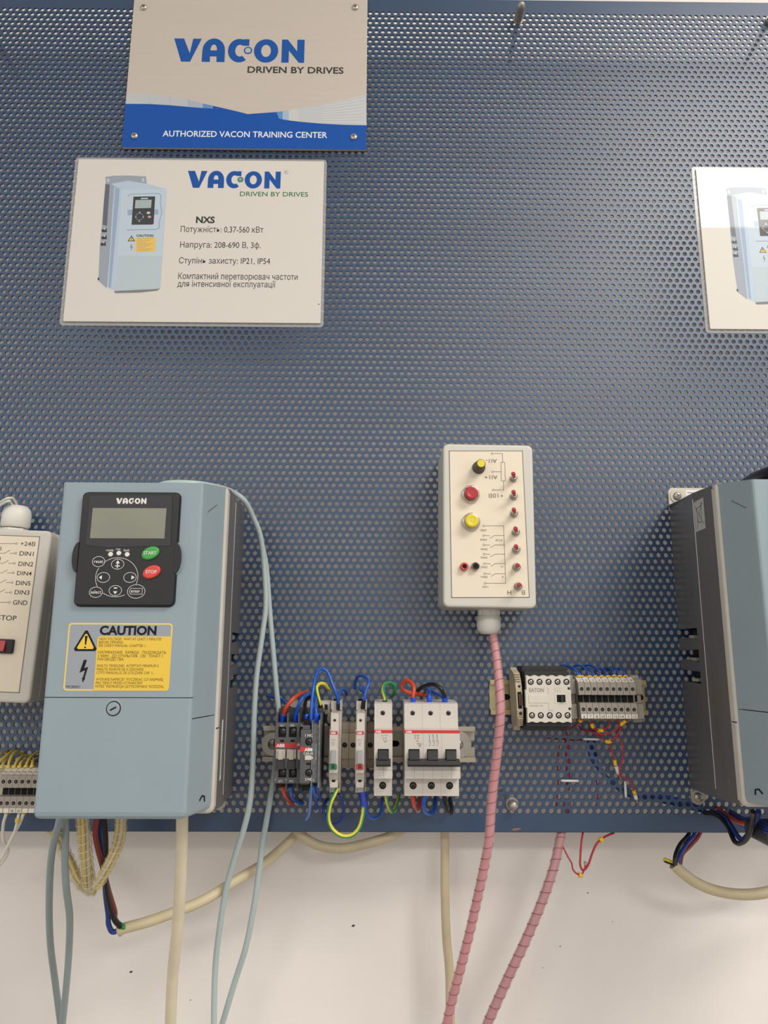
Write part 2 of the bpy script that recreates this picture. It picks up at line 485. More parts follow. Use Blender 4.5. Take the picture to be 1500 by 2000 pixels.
# domed mounting nuts on their washers, standing on studs that hold the panel off the wall
for px, py, hh in ((1012, 40, 26), (1000, 1570, 12), (-15, 66, 9), (1505, 40, 20), (20, 1575, 12)):
    p = U(px, py); z = p[2] - ZB
    mb = MB(); k = 5.8
    st = [[(p[0] + k * math.cos(math.radians(60 * i)), -h, z + k * math.sin(math.radians(60 * i))) for i in range(6)] for h in (1.2, hh * .45)]
    mb.rings(st)
    mb.lathe(p[0], z, [(5.3, hh * .45), (5.3, hh * .6), (4.8, hh * .78), (3.5, hh * .92), (1.8, hh * .99), (.3, hh)], 18)
    mb.lathe(p[0], z, [(3, -GAP), (3, 0)], 10)
    nut = mb.build('dome_nut', 'dull_metal', panel)
    mb = MB(); mb.lathe(p[0], z, [(6.5, 0), (6.5, 1.2)], 20, smooth=False); mb.build('washer', 'dull_metal', nut)

# ------------------------------------------------------------------ logo letters
LG = {
 'V': [[(343, 195), (392, 195), (424, 262), (437, 195), (479, 195), (428, 301), (384, 301)]],
 'N': [[(876, 301), (876, 195), (905, 195), (952, 248), (952, 195), (988, 195), (988, 301), (962, 301), (912, 246), (912, 301)]],
}
def logo(mb, x0, z0, W_, H_, h, m, dot=None):
    """block wordmark; x0, z0 = lower left corner"""
    kx, kz = W_ / 645.0, H_ / 108.0
    T = lambda x, y: (x0 + (x - 343) * kx, z0 + (301.5 - y) * kz)
    for L in ('V', 'N'):
        for pl in LG[L]: mb.poly([T(*p) for p in pl][::-1], h, m)
    # A: arch with bar
    def arc(cx, cy, rx, ry, a0, a1, n=10): return [(cx + rx * math.cos(math.radians(a0 + (a1 - a0) * i / n)), cy - ry * math.sin(math.radians(a0 + (a1 - a0) * i / n))) for i in range(n + 1)]
    outer = [(485, 301), (485, 250)] + arc(541, 250, 56, 57, 180, 0) + [(597, 301)]
    mid = [(525, 301), (525, 278), (557, 278), (557, 301)]
    hole = arc(541, 246, 17, 24, 0, 180, 8)
    # built as left leg + right leg + bar + crown so that the counters stay open
    o_l = [p for p in outer]
    crown_o = arc(541, 250, 56, 57, 180, 0, 12); crown_i = arc(541, 246, 16, 25, 180, 0, 12)
    for i in range(12): mb.poly([T(*crown_o[i]), T(*crown_i[i]), T(*crown_i[i + 1]), T(*crown_o[i + 1])], h, m)
    mb.poly([T(485, 301), T(525, 301), T(525, 246), T(485, 250)], h, m); mb.poly([T(557, 301), T(597, 301), T(597, 250), T(557, 246)], h, m)
    mb.poly([T(525, 276), T(557, 276), T(557, 248), T(525, 248)], h, m)
    # C, its upper end cut square
    co = [(715, 195), (690, 195)] + arc(667, 248, 56, 54, 72, 308, 18); ci = [(715, 226), (694, 225)] + arc(670, 248, 23, 27, 58, 302, 18)
    for i in range(len(co) - 1): mb.poly([T(*co[i]), T(*co[i + 1]), T(*ci[i + 1]), T(*ci[i])][::-1], h, m)
    # O
    co, ci = arc(799, 248, 60, 54, 0, 360, 28), arc(799, 248, 24, 28, 0, 360, 28)
    for i in range(28): mb.poly([T(*co[i]), T(*co[i + 1]), T(*ci[i + 1]), T(*ci[i])][::-1], h, m)
    if not dot:
        cx, cz = T(703, 256); mb.disc(cx, cz, 17 * kz, 17 * kz, h + .05, m, 12)
    if dot:
        cx, cz = T(710, 247); R = 15 * kz
        mb.disc(cx, cz, R * 1.12, R * 1.12, h + .08, m); mb.disc(cx, cz, R * .78, R * .78, h + .16, dot)

def phillips(mb, cx, cz, r, h, m=0, md=1):
    """pan head screw with a cross recess"""
    mb.lathe(cx, cz, [(r, h), (r, h + r * .25), (r * .8, h + r * .5), (r * .35, h + r * .6)], 16, m)
    for a in (.4, .4 + math.pi / 2):
        c, s_ = math.cos(a), math.sin(a); L, w = r * .55, r * .13
        mb.poly([(cx + c * L - s_ * w, cz + s_ * L + c * w), (cx - c * L - s_ * w, cz - s_ * L + c * w), (cx - c * L + s_ * w, cz - s_ * L - c * w), (cx + c * L + s_ * w, cz + s_ * L - c * w)], h + r * .63, md)

# ------------------------------------------------------------------ metal training-centre sign
sx0, sx1, sz0, sz1 = -312.8, -17.6, 1943.0, 2160.0
sign = thing('training_center_sign', 'beige metal sign with blue foot screwed to the top of the panel', 'sign', ((sx0 + sx1) / 2, 0, sz0))
SH = 5.0
f = Frame(((sx0 + sx1) / 2, 0, sz0), 0, SH)
hw = (sx1 - sx0) / 2
mb = MB(); mb.slab(-hw, hw, 0, sz1 - sz0, 2.0, SH, 0, .4); mb.build('plate', 'sign_plate', sign)
cr = lambda x, y: f(200 + x / 2.5, y / 2.5)
top = [(112, 507), (230, 508), (350, 515), (470, 526), (560, 531), (585, 527), (650, 542), (710, 557), (850, 547), (870, 581), (960, 594), (1080, 604), (1190, 610), (1291, 612)]
mb = MB(); pts = [cr(*p) for p in top]; pts[0] = (-hw, pts[0][1]); pts[-1] = (hw, pts[-1][1])
mb.poly([(hw, 0)] + pts[::-1] + [(-hw, 0)], SH + .06)
mb.build('blue_foot_print', 'sign_blue', sign)
mb = MB()
def fan(u0, u1, m):                                     # slices of the two line fans between their upper and lower edge
    mb.poly([cr(*p) for p in (u0[0], u0[1], u1[1], u1[0])], SH + .1, m)
L = [((122, 450), (117, 507)), ((230, 460), (230, 508)), ((330, 473), (330, 514)), ((420, 488), (420, 522)), ((490, 505), (490, 528)), ((540, 517), (540, 531)), ((585, 527), (585, 529))]
Rr = [((850, 547), (862, 579)), ((880, 543), (880, 583)), ((910, 538), (910, 588)), ((960, 530), (960, 594)), ((1060, 512), (1060, 603)), ((1170, 489), (1170, 609)), ((1289, 465), (1290, 612))]
for S_, ks, ms in ((L, range(0, 4), [0, 0, 0, 1, 2, 3]), (Rr, range(3, 6), [2, 1, 0, 0, 0, 0])):
    mb = MB()
    for i in range(6): fan(S_[i], S_[i + 1], ms[i])
    for q in range(9):
        t = (q + .5) / 9
        for i in ks:
            a = [S_[i][0][k] + (S_[i][1][k] - S_[i][0][k]) * t for k in (0, 1)]; b = [S_[i + 1][0][k] + (S_[i + 1][1][k] - S_[i + 1][0][k]) * t for k in (0, 1)]
            mb.line([cr(*a), cr(*b)], .5, SH + .14, 4)
    mb.build('line_fan_print', ['fan_1', 'fan_2', 'fan_3', 'sign_blue', 'fan_line'], sign)
mb = MB(); a, b = cr(343, 301), cr(988, 193)
logo(mb, a[0], a[1], b[0] - a[0], b[1] - a[1], SH + .1, 0, 1); mb.build('wordmark', ['logo_blue', 'dot_grey'], sign)
mb = MB(); a, b = cr(708, 355), cr(1178, 330); mb.text('DRIVEN BY DRIVES', a[0], a[1], b[1] - a[1], SH + .1, 0, b[0] - a[0], bold=.022)
mb.build('lettering', 'print_dark', sign)
mb = MB(); a, b = cr(294, 666), cr(1098, 646); mb.text('AUTHORIZED VACON TRAINING CENTER', a[0], a[1], b[1] - a[1], SH + .12, 0, b[0] - a[0], bold=.012)
mb.build('lettering', 'white_print', sign)
for px, py in ((281, 15), (694, 15), (263, 266), (691, 268)):
    x, z = f(px, py); mb = MB(); mb.lathe(x, z, [(2, -3), (2, SH)], 8, 0); phillips(mb, x, z, 4.3, SH, 0, 1); mb.build('screw', ['zinc', 'ink_grey'], sign)

# ------------------------------------------------------------------ printed picture of a drive, used on both cards
def drive_picture(mb, q, h):
    P = lambda *pp: [q(x, y) for x, y in pp]
    mb.poly(P((190, 190), (300, 172), (520, 168), (780, 182), (790, 290), (640, 300), (420, 370), (270, 300), (200, 290)), h, 4)             # flange
    mb.poly(P((190, 285), (330, 300), (300, 700), (245, 1500), (210, 1800), (90, 1690), (110, 1200), (140, 900), (165, 600)), h + .02, 4)   # metal side
    mb.poly(P((195, 290), (255, 300), (215, 900), (150, 880), (165, 600)), h + .04, 5)
    mb.poly(P((320, 330), (440, 380), (330, 1840), (215, 1780), (255, 1300), (290, 700)), h + .04, 2)                                      # bevel
    mb.poly(P((335, 335), (400, 370), (270, 1800), (235, 1780)), h + .06, 3)
    mb.poly(P((270, 290), (520, 245), (800, 290), (1080, 365), (430, 375)), h + .05, 0)                                                     # top
    mb.poly(P((430, 375), (1080, 365), (1050, 800), (1020, 1300), (985, 1800), (330, 1840), (370, 1200)), h + .08, 1)                       # front
    mb.poly(P((375, 1330), (1018, 1330), (985, 1800), (330, 1840)), h + .1, 6)
    mb.poly(P((320, 1842), (900, 1812), (985, 1805), (940, 1835), (700, 1862), (330, 1872)), h + .06, 9)                                    # shadow
    mb.line(P((520, 470), (545, 440), (960, 430), (995, 450), (990, 600), (1010, 700), (970, 840), (970, 930), (920, 950), (500, 955)), 1.0, h + .11, 3)
    mb.poly(P((510, 665), (960, 660), (955, 735), (515, 745)), h + .11, 3)
    mb.poly(P((598, 475), (912, 472), (890, 870), (868, 880), (570, 882)), h + .12, 7)                                                      # keypad
    mb.poly(P((628, 525), (862, 520), (852, 640), (618, 645)), h + .14, 8)
    mb.poly(P((705, 495), (812, 493), (808, 510), (705, 512)), h + .14, 1)
    cx, cz = q(685, 765); mb.ring2d(cx, cz, 4.6, 4.6, .4, h + .14, 3)
    for x, y in ((688, 705), (632, 772), (740, 770), (682, 830)):
        cx, cz = q(x, y); mb.disc(cx, cz, .9, .9, h + .14, 1, 8)
    cx, cz = q(815, 710); mb.disc(cx, cz, 2.3, 1.6, h + .14, 1, 14); cx, cz = q(830, 768); mb.disc(cx, cz, 2.1, 1.6, h + .14, 11, 14)
    mb.poly(P((632, 1070), (930, 1062), (905, 1275), (620, 1275)), h + .12, 10)
    a, b = q(640, 1055), q(888, 1025); mb.text('CAUTION', a[0], a[1], b[1] - a[1], h + .14, 7, b[0] - a[0], bold=.03)
    for yy in range(8):
        mb.line(P((648, 1085 + yy * 25), (880 - (yy % 3) * 50, 1082 + yy * 25)), .3, h + .14, 5)
    mb.poly(P((572, 1035), (622, 1122), (512, 1122)), h + .12, 7); mb.poly(P((571, 1058), (604, 1112), (530, 1112)), h + .14, 10)
    mb.line(P((570, 1072), (570, 1098)), .6, h + .16, 7)
    mb.line(P((575, 1165), (556, 1205), (582, 1200), (562, 1245)), .6, h + .12, 7)
    for x, y in ((180, 970), (178, 1072), (165, 1165)):
        mb.poly(P((x - 45, y - 15), (x + 30, y - 40), (x + 35, y + 20), (x - 40, y + 20)), h + .1, 7); mb.poly(P((x - 20, y - 30), (x + 15, y - 45), (x + 10, y - 10)), h + .12, 1)
    for x, y in ((232, 240), (737, 235)):
        cx, cz = q(x, y); mb.disc(cx, cz, 1.6, 2.8, h + .08, 0, 12)
    cx, cz = q(92, 1665); mb.disc(cx, cz, 1.1, 1.8, h + .1, 7, 8)
PIC = ['pic_light', 'pic_front', 'pic_light', 'pic_mid', 'pic_side', 'pic_dark', 'pic_front_low', 'pic_black', 'pic_screen', 'pic_shadow', 'pic_yellow', 'pic_red']

# ------------------------------------------------------------------ laminated card, left
cx0, cx1, cz0, cz1 = -364.5, -68.2, 1718.0, 1928.4
LC = ((cx0 + cx1) / 2, 0, cz0)
card = thing('information_card', 'laminated white card with drive picture and Ukrainian text under the metal sign', 'card', LC)
CH = 2.6
fc = Frame(LC, 0, CH); chw = (cx1 - cx0) / 2; cht = cz1 - cz0
mb = MB(); mb.slab(-chw, chw, 0, cht, 1.0, CH, 1.2, .2); mb.build('paper', 'paper', card)
mb = MB(); mb.slab(-chw - 4.6, chw + 3.2, -4.2, cht + 3.6, .3, .95, 4, .2); mb.build('laminate_film', 'film', card)
q7 = lambda x, y: fc(180 + x / 7.406, 320 + y / 7.406)
mb = MB(); drive_picture(mb, q7, CH + .06); mb.build('printed_picture', PIC, card)
cw = lambda x, y: fc(100 + x / 2.679, 290 + y / 2.679)
mb = MB(); a, b = cw(710, 206), cw(1202, 120); logo(mb, a[0], a[1], b[0] - a[0], b[1] - a[1], CH + .06, 0, 1); mb.build('wordmark', ['logo_blue', 'dot_green'], card)
mb = MB(); a, b = cw(987, 249), cw(1345, 229); mb.text('DRIVEN BY DRIVES', a[0], a[1], b[1] - a[1], CH + .06, 0, b[0] - a[0], bold=.01)
mb.build('lettering', 'print_green', card)
mb = MB(); x, z = cw(1229, 125); mb.ring2d(x, z, 2.4, 2.4, .3, CH + .06); mb.text('R', x, z - 1.0, 2.0, CH + .06, 0, al='c'); mb.build('trademark_print', 'logo_blue', card)
for s_, xa, xb, yb, ht, bo in (('NXS', 757, 857, 389, 31, .035), ('Потужність: 0,37-560 кВт', 677, 1111, 437, 26, 0), ('Напруга: 208-690 В, 3ф.', 674, 1097, 518, 26, 0), ('Ступінь захисту: IP21, IP54', 668, 1146, 601, 26, 0), ('Компактний перетворювач частоти', 664, 1290, 683, 26, 0), ('для інтенсивної експлуатації', 660, 1176, 723, 26, 0)):
    a, b = cw(xa, yb), cw(xb, yb - ht); mb = MB(); mb.text(s_, a[0], a[1], b[1] - a[1], CH + .06, 0, b[0] - a[0], bold=bo); mb.build('lettering', 'print_dark', card)
mb = MB(); x, z = cw(1400, 815); mb.disc(x, z, .8, .8, CH + .06, 0, 6); mb.build('speck', 'speck', card)

# ------------------------------------------------------------------ laminated card, right, mostly beyond the frame, glossy and standing off at its top edge
RX0, RZ0 = 383.0, 1714.6
card2 = thing('information_card', 'shiny laminated card with a drive picture near the right end of the panel', 'card', (RX0 + 148, 0, RZ0))
f2 = Frame((RX0 + 148, 0, RZ0), 0, CH)
mb = MB(); mb.slab(-148, 148, 0, 209, 1.0, CH, 1.2, .2); mb.build('paper', 'paper_glossy', card2)
mb = MB(); mb.slab(-152.5, 152, -4.2, 212.5, .3, .95, 4, .2); mb.build('laminate_film', 'film', card2)
A7 = q7(200, 190); B7 = f2(1418, 368)
mb = MB(); drive_picture(mb, lambda x, y: (q7(x, y)[0] - A7[0] + B7[0], q7(x, y)[1] - A7[1] + B7[1]), CH + .06); mb.build('printed_picture', PIC, card2)

# ------------------------------------------------------------------ frequency converters
DZ = 1204.0
def hw_at(h, s=0): return 53 + 13 * h / 95.0 + s * 3.5 * (1 - h / 95.0) if h <= 95 else 66 + 4.5 * (h - 95) / 51.0
def zb_at(h): return 14.0 * h / 146.0
def zt_at(h): return 296.0 - 11.0 * h / 146.0
def make_drive(label, loc):
    d = thing('frequency_converter', label, 'converter', loc)
    # heat sink: dark core, two folded side plates with air slots, end plates
    core = MB()
    core.rings([[(-w, -h, zb_at(h) + 3), (w, -h, zb_at(h) + 3), (w, -h, zt_at(h) - 2), (-w, -h, zt_at(h) - 2)] for h, w in ((1.0, 36), (70, 40), (72, hw_at(72) - 3), (146, 66))])
    hs = core.build('heat_sink_core', 'black_plastic', d)
    for s in (-1, 1):
        mb = MB()
        def plate(poly):
            mb.rings([[(s * (hw_at(h, s) - t), -h, z) for h, z in poly] for t in (0, 1.6)])
        N = [(150.5, 160.5), (128, 138.5), (107.5, 119)]
        plate([(0, zb_at(0)), (74, zb_at(74)), (74, 107.5), (0, 107.5)])
        plate([(0, 119), (74, 119), (74, 128), (18, 130), (0, 128.5)])
        plate([(0, 138.5), (74, 140), (74, 150), (18, 152), (0, 150.5)])
        plate([(0, 160.5), (74, 160.5), (74, zt_at(74)), (0, zt_at(0))])
        plate([(74, zb_at(74)), (95, zb_at(95)), (95, zt_at(95)), (74, zt_at(74))])
        sp = mb.build('side_plate', 'sink_metal', d)
        mb = MB()
        for a, b in N:
            mb.slab(min(s * 41, s * 48), max(s * 41, s * 48), a + .4, a + 3.6, 22, 34, 0, .3)
        mb.build('fan_clip', 'cream_plastic', sp)
        mb = MB(); mb.rings([[(s * (hw_at(h) - t), -h, z) for h, z in ((95, zb_at(95)), (146, zb_at(146)), (146, zt_at(146)), (95, zt_at(95)))] for t in (0, 1.6)])
        mb.build('cover_plate', 'sink_cover', d)
        mb = MB(); mb.tube([(s * (hw_at(95) + .1), -95, zb_at(95) + 8), (s * (hw_at(95) + .1), -95, zt_at(95) - 6)], .3, 6); mb.build('fold_glint', 'sink_glint', sp)  # thin pale line put in as the glint along the fold
    mb = MB(); mb.rings([[(-hw_at(h) + 1, -h, zb_at(h) + .3), (hw_at(h) - 1, -h, zb_at(h) + .3), (hw_at(h) - 1, -h, zb_at(h) + 2), (-hw_at(h) + 1, -h, zb_at(h) + 2)] for h in (72, 146)]); mb.build('bottom_plate', 'sink_cover', d)
    mb = MB(); mb.rings([[(-hw_at(h) + 1, -h, zt_at(h) - 2), (hw_at(h) - 1, -h, zt_at(h) - 2), (hw_at(h) - 1, -h, zt_at(h) - .3), (-hw_at(h) + 1, -h, zt_at(h) - .3)] for h in (3, 95, 146)]); mb.build('top_plate', 'sink_cover', d)
    # mounting flange above and two lugs below, with screws and washers
    mb = MB(); mb.prism([(-46, 284), (46, 284), (50, 290), (50, 312), (47, 315.5), (-47, 315.5), (-50, 312), (-50, 290)], 0, 2.5)
    fl = mb.build('mounting_flange', 'cream_plastic', d)
    mb = MB(); mb.slab(-31, 2, 299, 313, 2.5, 2.7, .5); mb.build('type_label', 'white_print', fl)
    mb = MB()
    for k in range(3): mb.line([(-29, 310 - 3.5 * k), (-8 - 4 * k, 310 - 3.5 * k)], .7, 2.8)
    mb.build('label_print', 'ink_grey', fl)
    for x, z in ((-41, 306), (41, 306), (-43, -8), (43, -8)):
        if z < 100:
            mb = MB(); mb.slab(x - 7, x + 7, z - 6, z + 9, 0, 2.4, 3, .3); mb.build('mounting_lug', 'dull_metal', d)
        mb = MB(); mb.lathe(x, z, [(7.6, 2.4), (7.6, 3.6)], 20, 0, False); mb.lathe(x, z, [(2.4, -4), (2.4, 3)], 8); phillips(mb, x, z, 4.6, 3.6, 0, 1); mb.build('mounting_screw', ['dull_metal', 'ink_grey'], d)
    # plastic rim between metal and covers
    mb = MB(); r0 = 70.5
    mb.slab(-r0, r0, zb_at(146) - 1, zt_at(146) + 1, 143.5, 152, 5, 2.5); rim_ = mb.build('rim', 'drive_rim', d)
    mb = MB(); mb.slab(-r0 - .15, r0 + .15, 79.6, 80.5, 145, 151.5); mb.build('rim_joint', 'seam_dark', rim_)
    # covers: front face, rounded edges, sloping sides
    out = [(68.6, 151), (58.3, 187.6), (57.6, 189.0), (56.4, 189.8), (55, 190)]
    prof = [(x, h) for x, h in out] + [(-x, h) for x, h in out[::-1]]
    def side_low(h): return 91.3 if h < 187 else 107.4
    mb = MB(); mb.rings([[(-64, -150, 22), (64, -150, 22), (64, -150, 281), (-64, -150, 281)], [(-54.6, -188.6, 22), (54.6, -188.6, 22), (54.6, -188.6, 276), (-54.6, -188.6, 276)]]); mb.build('inner_body', 'seam_dark', d)
    mb = MB(); n = len(prof); zt = lambda h: 285.0 - 5.0 * (h - 151) / 39.0
    for i in range(n - 1):
        (xa, ha), (xb, hb) = prof[i], prof[i + 1]; zl = 91.3 if min(ha, hb) < 160 else 107.4
        mb.add([(xa, -ha, zl), (xb, -hb, zl), (xb, -hb, zt(hb)), (xa, -ha, zt(ha))], [[3, 2, 1, 0]], 0, True)
    mb.add([(x, -h, zt(h)) for x, h in prof], [list(range(n))])
    mb.add([(x, -h, 107.4) for x, h in prof[1:-1]], [list(range(n - 2))[::-1]])
    uc = mb.build('upper_cover', 'drive_blue', d)
    mb = MB(); R = []
    for z, k in ((22.5, 0), (19.6, .5), (17.8, 1.6), (17.0, 3.4)):
        R.append([(x - math.copysign(min(k, 3), x), -(h - k * (0 if h < 160 else 1)), z) for x, h in prof])
    for i in range(n - 1):
        (xa, ha), (xb, hb) = prof[i], prof[i + 1]; zl = 90.6 if min(ha, hb) < 160 else 106.8
        mb.add([(xa, -ha, 22.5), (xb, -hb, 22.5), (xb, -hb, zl), (xa, -ha, zl)], [[3, 2, 1, 0]], 0, True)
    for a, b in zip(R, R[1:]):
        mb.add(a + b, [[i, i + 1, n + i + 1, n + i] for i in range(n - 1)], 0, True)
    mb.add(R[-1], [list(range(n))[::-1]])
    lc = mb.build('lower_cover', 'drive_blue', d)
    # quarter-turn lock
    f = Frame((-203.5, 0, DZ), 0, 190.2)
    x, z = f(221.5, 1384)
    mb = MB(); mb.lathe(x, z, [(5.8, 189.4), (5.8, 190.1)], 24, 1, False); mb.lathe(x, z, [(5.0, 189.5), (5.0, 190.6), (4.4, 190.9)], 24, 0, False)
    c, s_ = math.cos(.5), math.sin(.5)
    mb.poly([(x + 2.6 * c - .6 * s_, z + 2.6 * s_ + .6 * c), (x - 2.6 * c - .6 * s_, z - 2.6 * s_ + .6 * c), (x - 2.6 * c + .6 * s_, z - 2.6 * s_ - .6 * c), (x + 2.6 * c + .6 * s_, z + 2.6 * s_ - .6 * c)], 191.0, 1)
    mb.ring2d(x, z, 7.4, 7.4, .35, 190.15, 2, 24, 20, 110)
    mb.build('lock', ['drive_blue', 'ink_black', 'drive_rim'], lc)
    for s in (-1, 1):
        mb = MB(); mb.tube([(s * 63.2, -170.5, 27), (s * 64.3, -167, 30), (s * 65.2, -163.5, 29), (s * 65.3, -163, 25)], .7, 6); mb.build('cover_hook', 'ink_black', lc)
    # keypad
    K = lambda x, y, h=194.2: f(100 + x / 3.947, 920 + y / 3.947, h)
    a = K(170, 1037); b = K(992, 165); kx0, kx1, kz0, kz1 = -39.6, 39.8, a[1], b[1]
    mb = MB(); mb.slab(kx0 - .8, kx1 + .8, kz0 - .8, kz1 + .8, 189, 190.5, 5, .2, 1); mb.slab(kx0, kx1, kz0, kz1, 189, 194, 4, 1.2)
    kp = mb.build('keypad', ['keypad_black', 'seam_dark'], d)
    for s in (-1, 1):                                     # spring clips in their finger recesses
        zc = K(200, 665)[1]; hx = 13.2
        arc = [(s * (39 + 7.5 * math.cos(math.radians(t))), zc + hx * math.sin(math.radians(t))) for t in range(-90, 91, 15)]
        mb = MB(); mb.prism(arc if s > 0 else arc[::-1], 189.5, 190.6); mb.build('finger_recess', 'drive_blue', kp)
        arc = [(s * (39 + 4.6 * math.cos(math.radians(t))), zc + hx * .94 * math.sin(math.radians(t))) for t in range(-90, 91, 15)]
        mb = MB(); mb.prism(arc if s > 0 else arc[::-1], 189.5, 194.6); mb.build('clip', 'keypad_black', kp)
    mb = MB(); P = [K(300, 190), K(935, 190), K(920, 575), K(700, 580), K(450, 590), K(268, 570)]
    mb.prism(P[::-1], 193.6, 194.5); mb.build('window', 'keypad_glass', kp)
    mb = MB(); a, b = K(500, 253), K(737, 210); logo(mb, a[0], a[1], b[0] - a[0], b[1] - a[1], 194.65, 0); mb.build('wordmark', 'key_white', kp)
    mb = MB(); mb.prism([K(300, 518), K(873, 520), K(890, 288), K(322, 285)], 194.2, 194.6); mb.build('display', 'lcd', kp)
    H = 194.15
    for k, (x, y, s) in enumerate(((457, 642, 'ready'), (521, 633, 'run'), (585, 643, 'fault'))):
        cx, cz = K(x, y); mb = MB(); mb.lathe(cx, cz, [(1.95, 193.9), (1.95, 194.3), (1.5, 194.6)], 14); mb.build('indicator_light', 'key_white', kp)
        mb = MB(); cx, cz = K(x - 5, y - 24); mb.text(s, cx, cz, 1.9, H, 0, None, 'c'); mb.build('lettering', 'key_white', kp)
    for x, y, s, m in ((767, 634, 'START', 'key_green'), (776, 779, 'STOP', 'key_red')):
        cx, cz = K(x, y); mb = MB(); R = []
        for rr, h in ((1, 193.8), (1, 195.2), (.93, 195.8), (.75, 196.0)):
            R.append([(cx + rr * (7.0 * math.cos(t)) * 1.0 + 0, -h, cz + rr * (5.3 * math.sin(t) + 1.6 * math.cos(t))) for t in [2 * math.pi * i / 28 for i in range(28)]])
        mb.rings(R, 0, True); key = mb.build('key', m, kp)
        mb = MB(); mb.text(s, cx, cz - 1.2, 2.5, 196.15, 0, 10.4 if s == 'START' else 8.8, 'c', .01); mb.build('lettering', 'key_white', key)
    def key_(x, y, rx=5.2, rz=4.2):
        cx, cz = K(x, y); mb = MB(); mb.ring2d(cx, cz, rx, rz, .35, H, 0, 26); return mb, cx, cz
    mb, cx, cz = key_(512, 718); mb.poly([(cx - 1.7, cz + .6), (cx + 1.7, cz + .6), (cx, cz + 3.2)], H); mb.line([(cx - 1.5, cz - 1.4), (cx + 1.5, cz - 1.4)], .8, H); mb.line([(cx, cz - 2.8), (cx, cz)], .8, H); mb.build('key', 'key_white', kp)
    mb, cx, cz = key_(402, 820); mb.poly([(cx - 1.2, cz - 1.7), (cx - 1.2, cz + 1.7), (cx - 3.6, cz)][::-1], H); mb.build('key', 'key_white', kp)
    mb, cx, cz = key_(607, 820); mb.poly([(cx + 1.2, cz - 1.7), (cx + 3.8, cz), (cx + 1.2, cz + 1.7)], H); mb.build('key', 'key_white', kp)
    mb, cx, cz = key_(494, 921); mb.poly([(cx - 1.7, cz - .6), (cx, cz - 3.0), (cx + 1.7, cz - .6)], H); mb.line([(cx - 1, cz + 2), (cx + 1, cz + 2)], .9, H); mb.build('key', 'key_white', kp)
    mb, cx, cz = key_(365, 698, 5.2, 4.3); mb.text('reset', cx, cz - 1.1, 2.6, H, 0, 7.2, 'c', .004); mb.build('key', 'key_white', kp)
    mb, cx, cz = key_(344, 934, 5.4, 4.3); mb.text('select', cx, cz - 1.1, 2.6, H, 0, 8.4, 'c', .004); mb.build('key', 'key_white', kp)
    mb, cx, cz = key_(655, 928, 7.2, 5.6); mb.text('enter', cx - .6, cz - .9, 2.6, H, 0, 7.4, 'c', .004)
    mb.line([(cx - 5.6, cz), (cx - 4.4, cz + 2.4), (cx + 4.8, cz + 2.4), (cx + 4.8, cz - 2.2), (cx - 4.4, cz - 2.2)], .3, H, 0, True); mb.build('key', 'key_white', kp)
    mb = MB(); cx, cz = K(505, 818); mb.ring2d(cx, cz, 17.1, 15.9, .35, H, 0, 60, -20, 132); mb.ring2d(cx, cz, 17.1, 15.9, .35, H, 0, 60, 152, 208); mb.ring2d(cx, cz, 17.1, 15.9, .35, H, 0, 60, 234, 296)
    mb.build('key_ring_print', 'key_white', kp)
    # caution label
    L = lambda x, y: f(130 + x / 6.818, 1200 + y / 6.818, 190.3)
    lab = MB(); a = L(10, 1015); b = L(1372, 118); lx0, lx1, lz0, lz1 = -43.2, 39.6, a[1], b[1]
    def rr(x0, x1, z0, z1, r):
        q = []
        for cx, cz, st in ((x1 - r, z0 + r, -90), (x1 - r, z1 - r, 0), (x0 + r, z1 - r, 90), (x0 + r, z0 + r, 180)):
            for k in range(5):
                t = math.radians(st + 22.5 * k); q.append((cx + r * math.cos(t), cz + r * math.sin(t)))
        return q
    lab.prism(rr(lx0 - .8, lx1 + .8, lz0 - .8, lz1 + .8, 3.4), 189.9, 190.08, 0); lab.poly(rr(lx0, lx1, lz0, lz1, 2.8), 190.14, 1); lab.poly(rr(lx0 + 1.2, lx1 - 1.2, lz0 + 1.2, lz1 - 1.2, 1.8), 190.2, 0)
    yz0, yz1 = lz0 + .2, L(440, 290)[1]; yx0 = -26 + 6.6
    lab.poly([(yx0, yz0), (lx1 - 1, yz0), (lx1 - .4, yz0 + 2), (lx1 - .4, yz1), (yx0 + 1.5, yz1), (yx0, yz1 - 1.5)], 190.26, 2)
    cl = lab.build('caution_label', ['label_grey', 'caution_pale', 'caution_yellow'], d)
    mb = MB(); x0, z0 = L(458, 268); x1, z1 = L(1222, 160); mb.text('CAUTION', yx0 + 1.2, z0, z1 - z0, 190.3, 0, (x1 - x0), 'l', .04)
    A_ = lambda x, y: (lambda p: (p[0], p[1]))(L(x, y))
    T3 = [A_(267, 192), A_(410, 485), A_(85, 485)]
    mb.build('caution_word', 'ink_black', cl)
    mb = MB(); cxx = sum(p[0] for p in T3) / 3; czz = sum(p[1] for p in T3) / 3
    def tri(k, h, m):
        q = []
        for i in range(3):
            p = T3[i]; o1, o2 = T3[(i - 1) % 3], T3[(i + 1) % 3]
            for o, t in ((o1, .1), (o2, .1)):
                q.append((cxx + (p[0] + (o[0] - p[0]) * t - cxx) * k, czz + (p[1] + (o[1] - p[1]) * t - czz) * k))
        q = [q[0], q[1], q[2], q[3], q[4], q[5]]
        mb.poly(q[::-1], h, m)
    tri(1.04, 190.26, 0); tri(.76, 190.3, 1)
    ex, ez = A_(255, 370); mb.poly([(ex - .5, ez - 2), (ex + .5, ez - 2), (ex + 1.2, ez + 5), (ex - 1.0, ez + 5)], 190.34, 0); mb.disc(ex - .1, ez - 4.1, .75, .75, 190.34, 0, 10)
    mb.build('warning_triangle', ['ink_black', 'caution_yellow'], cl)
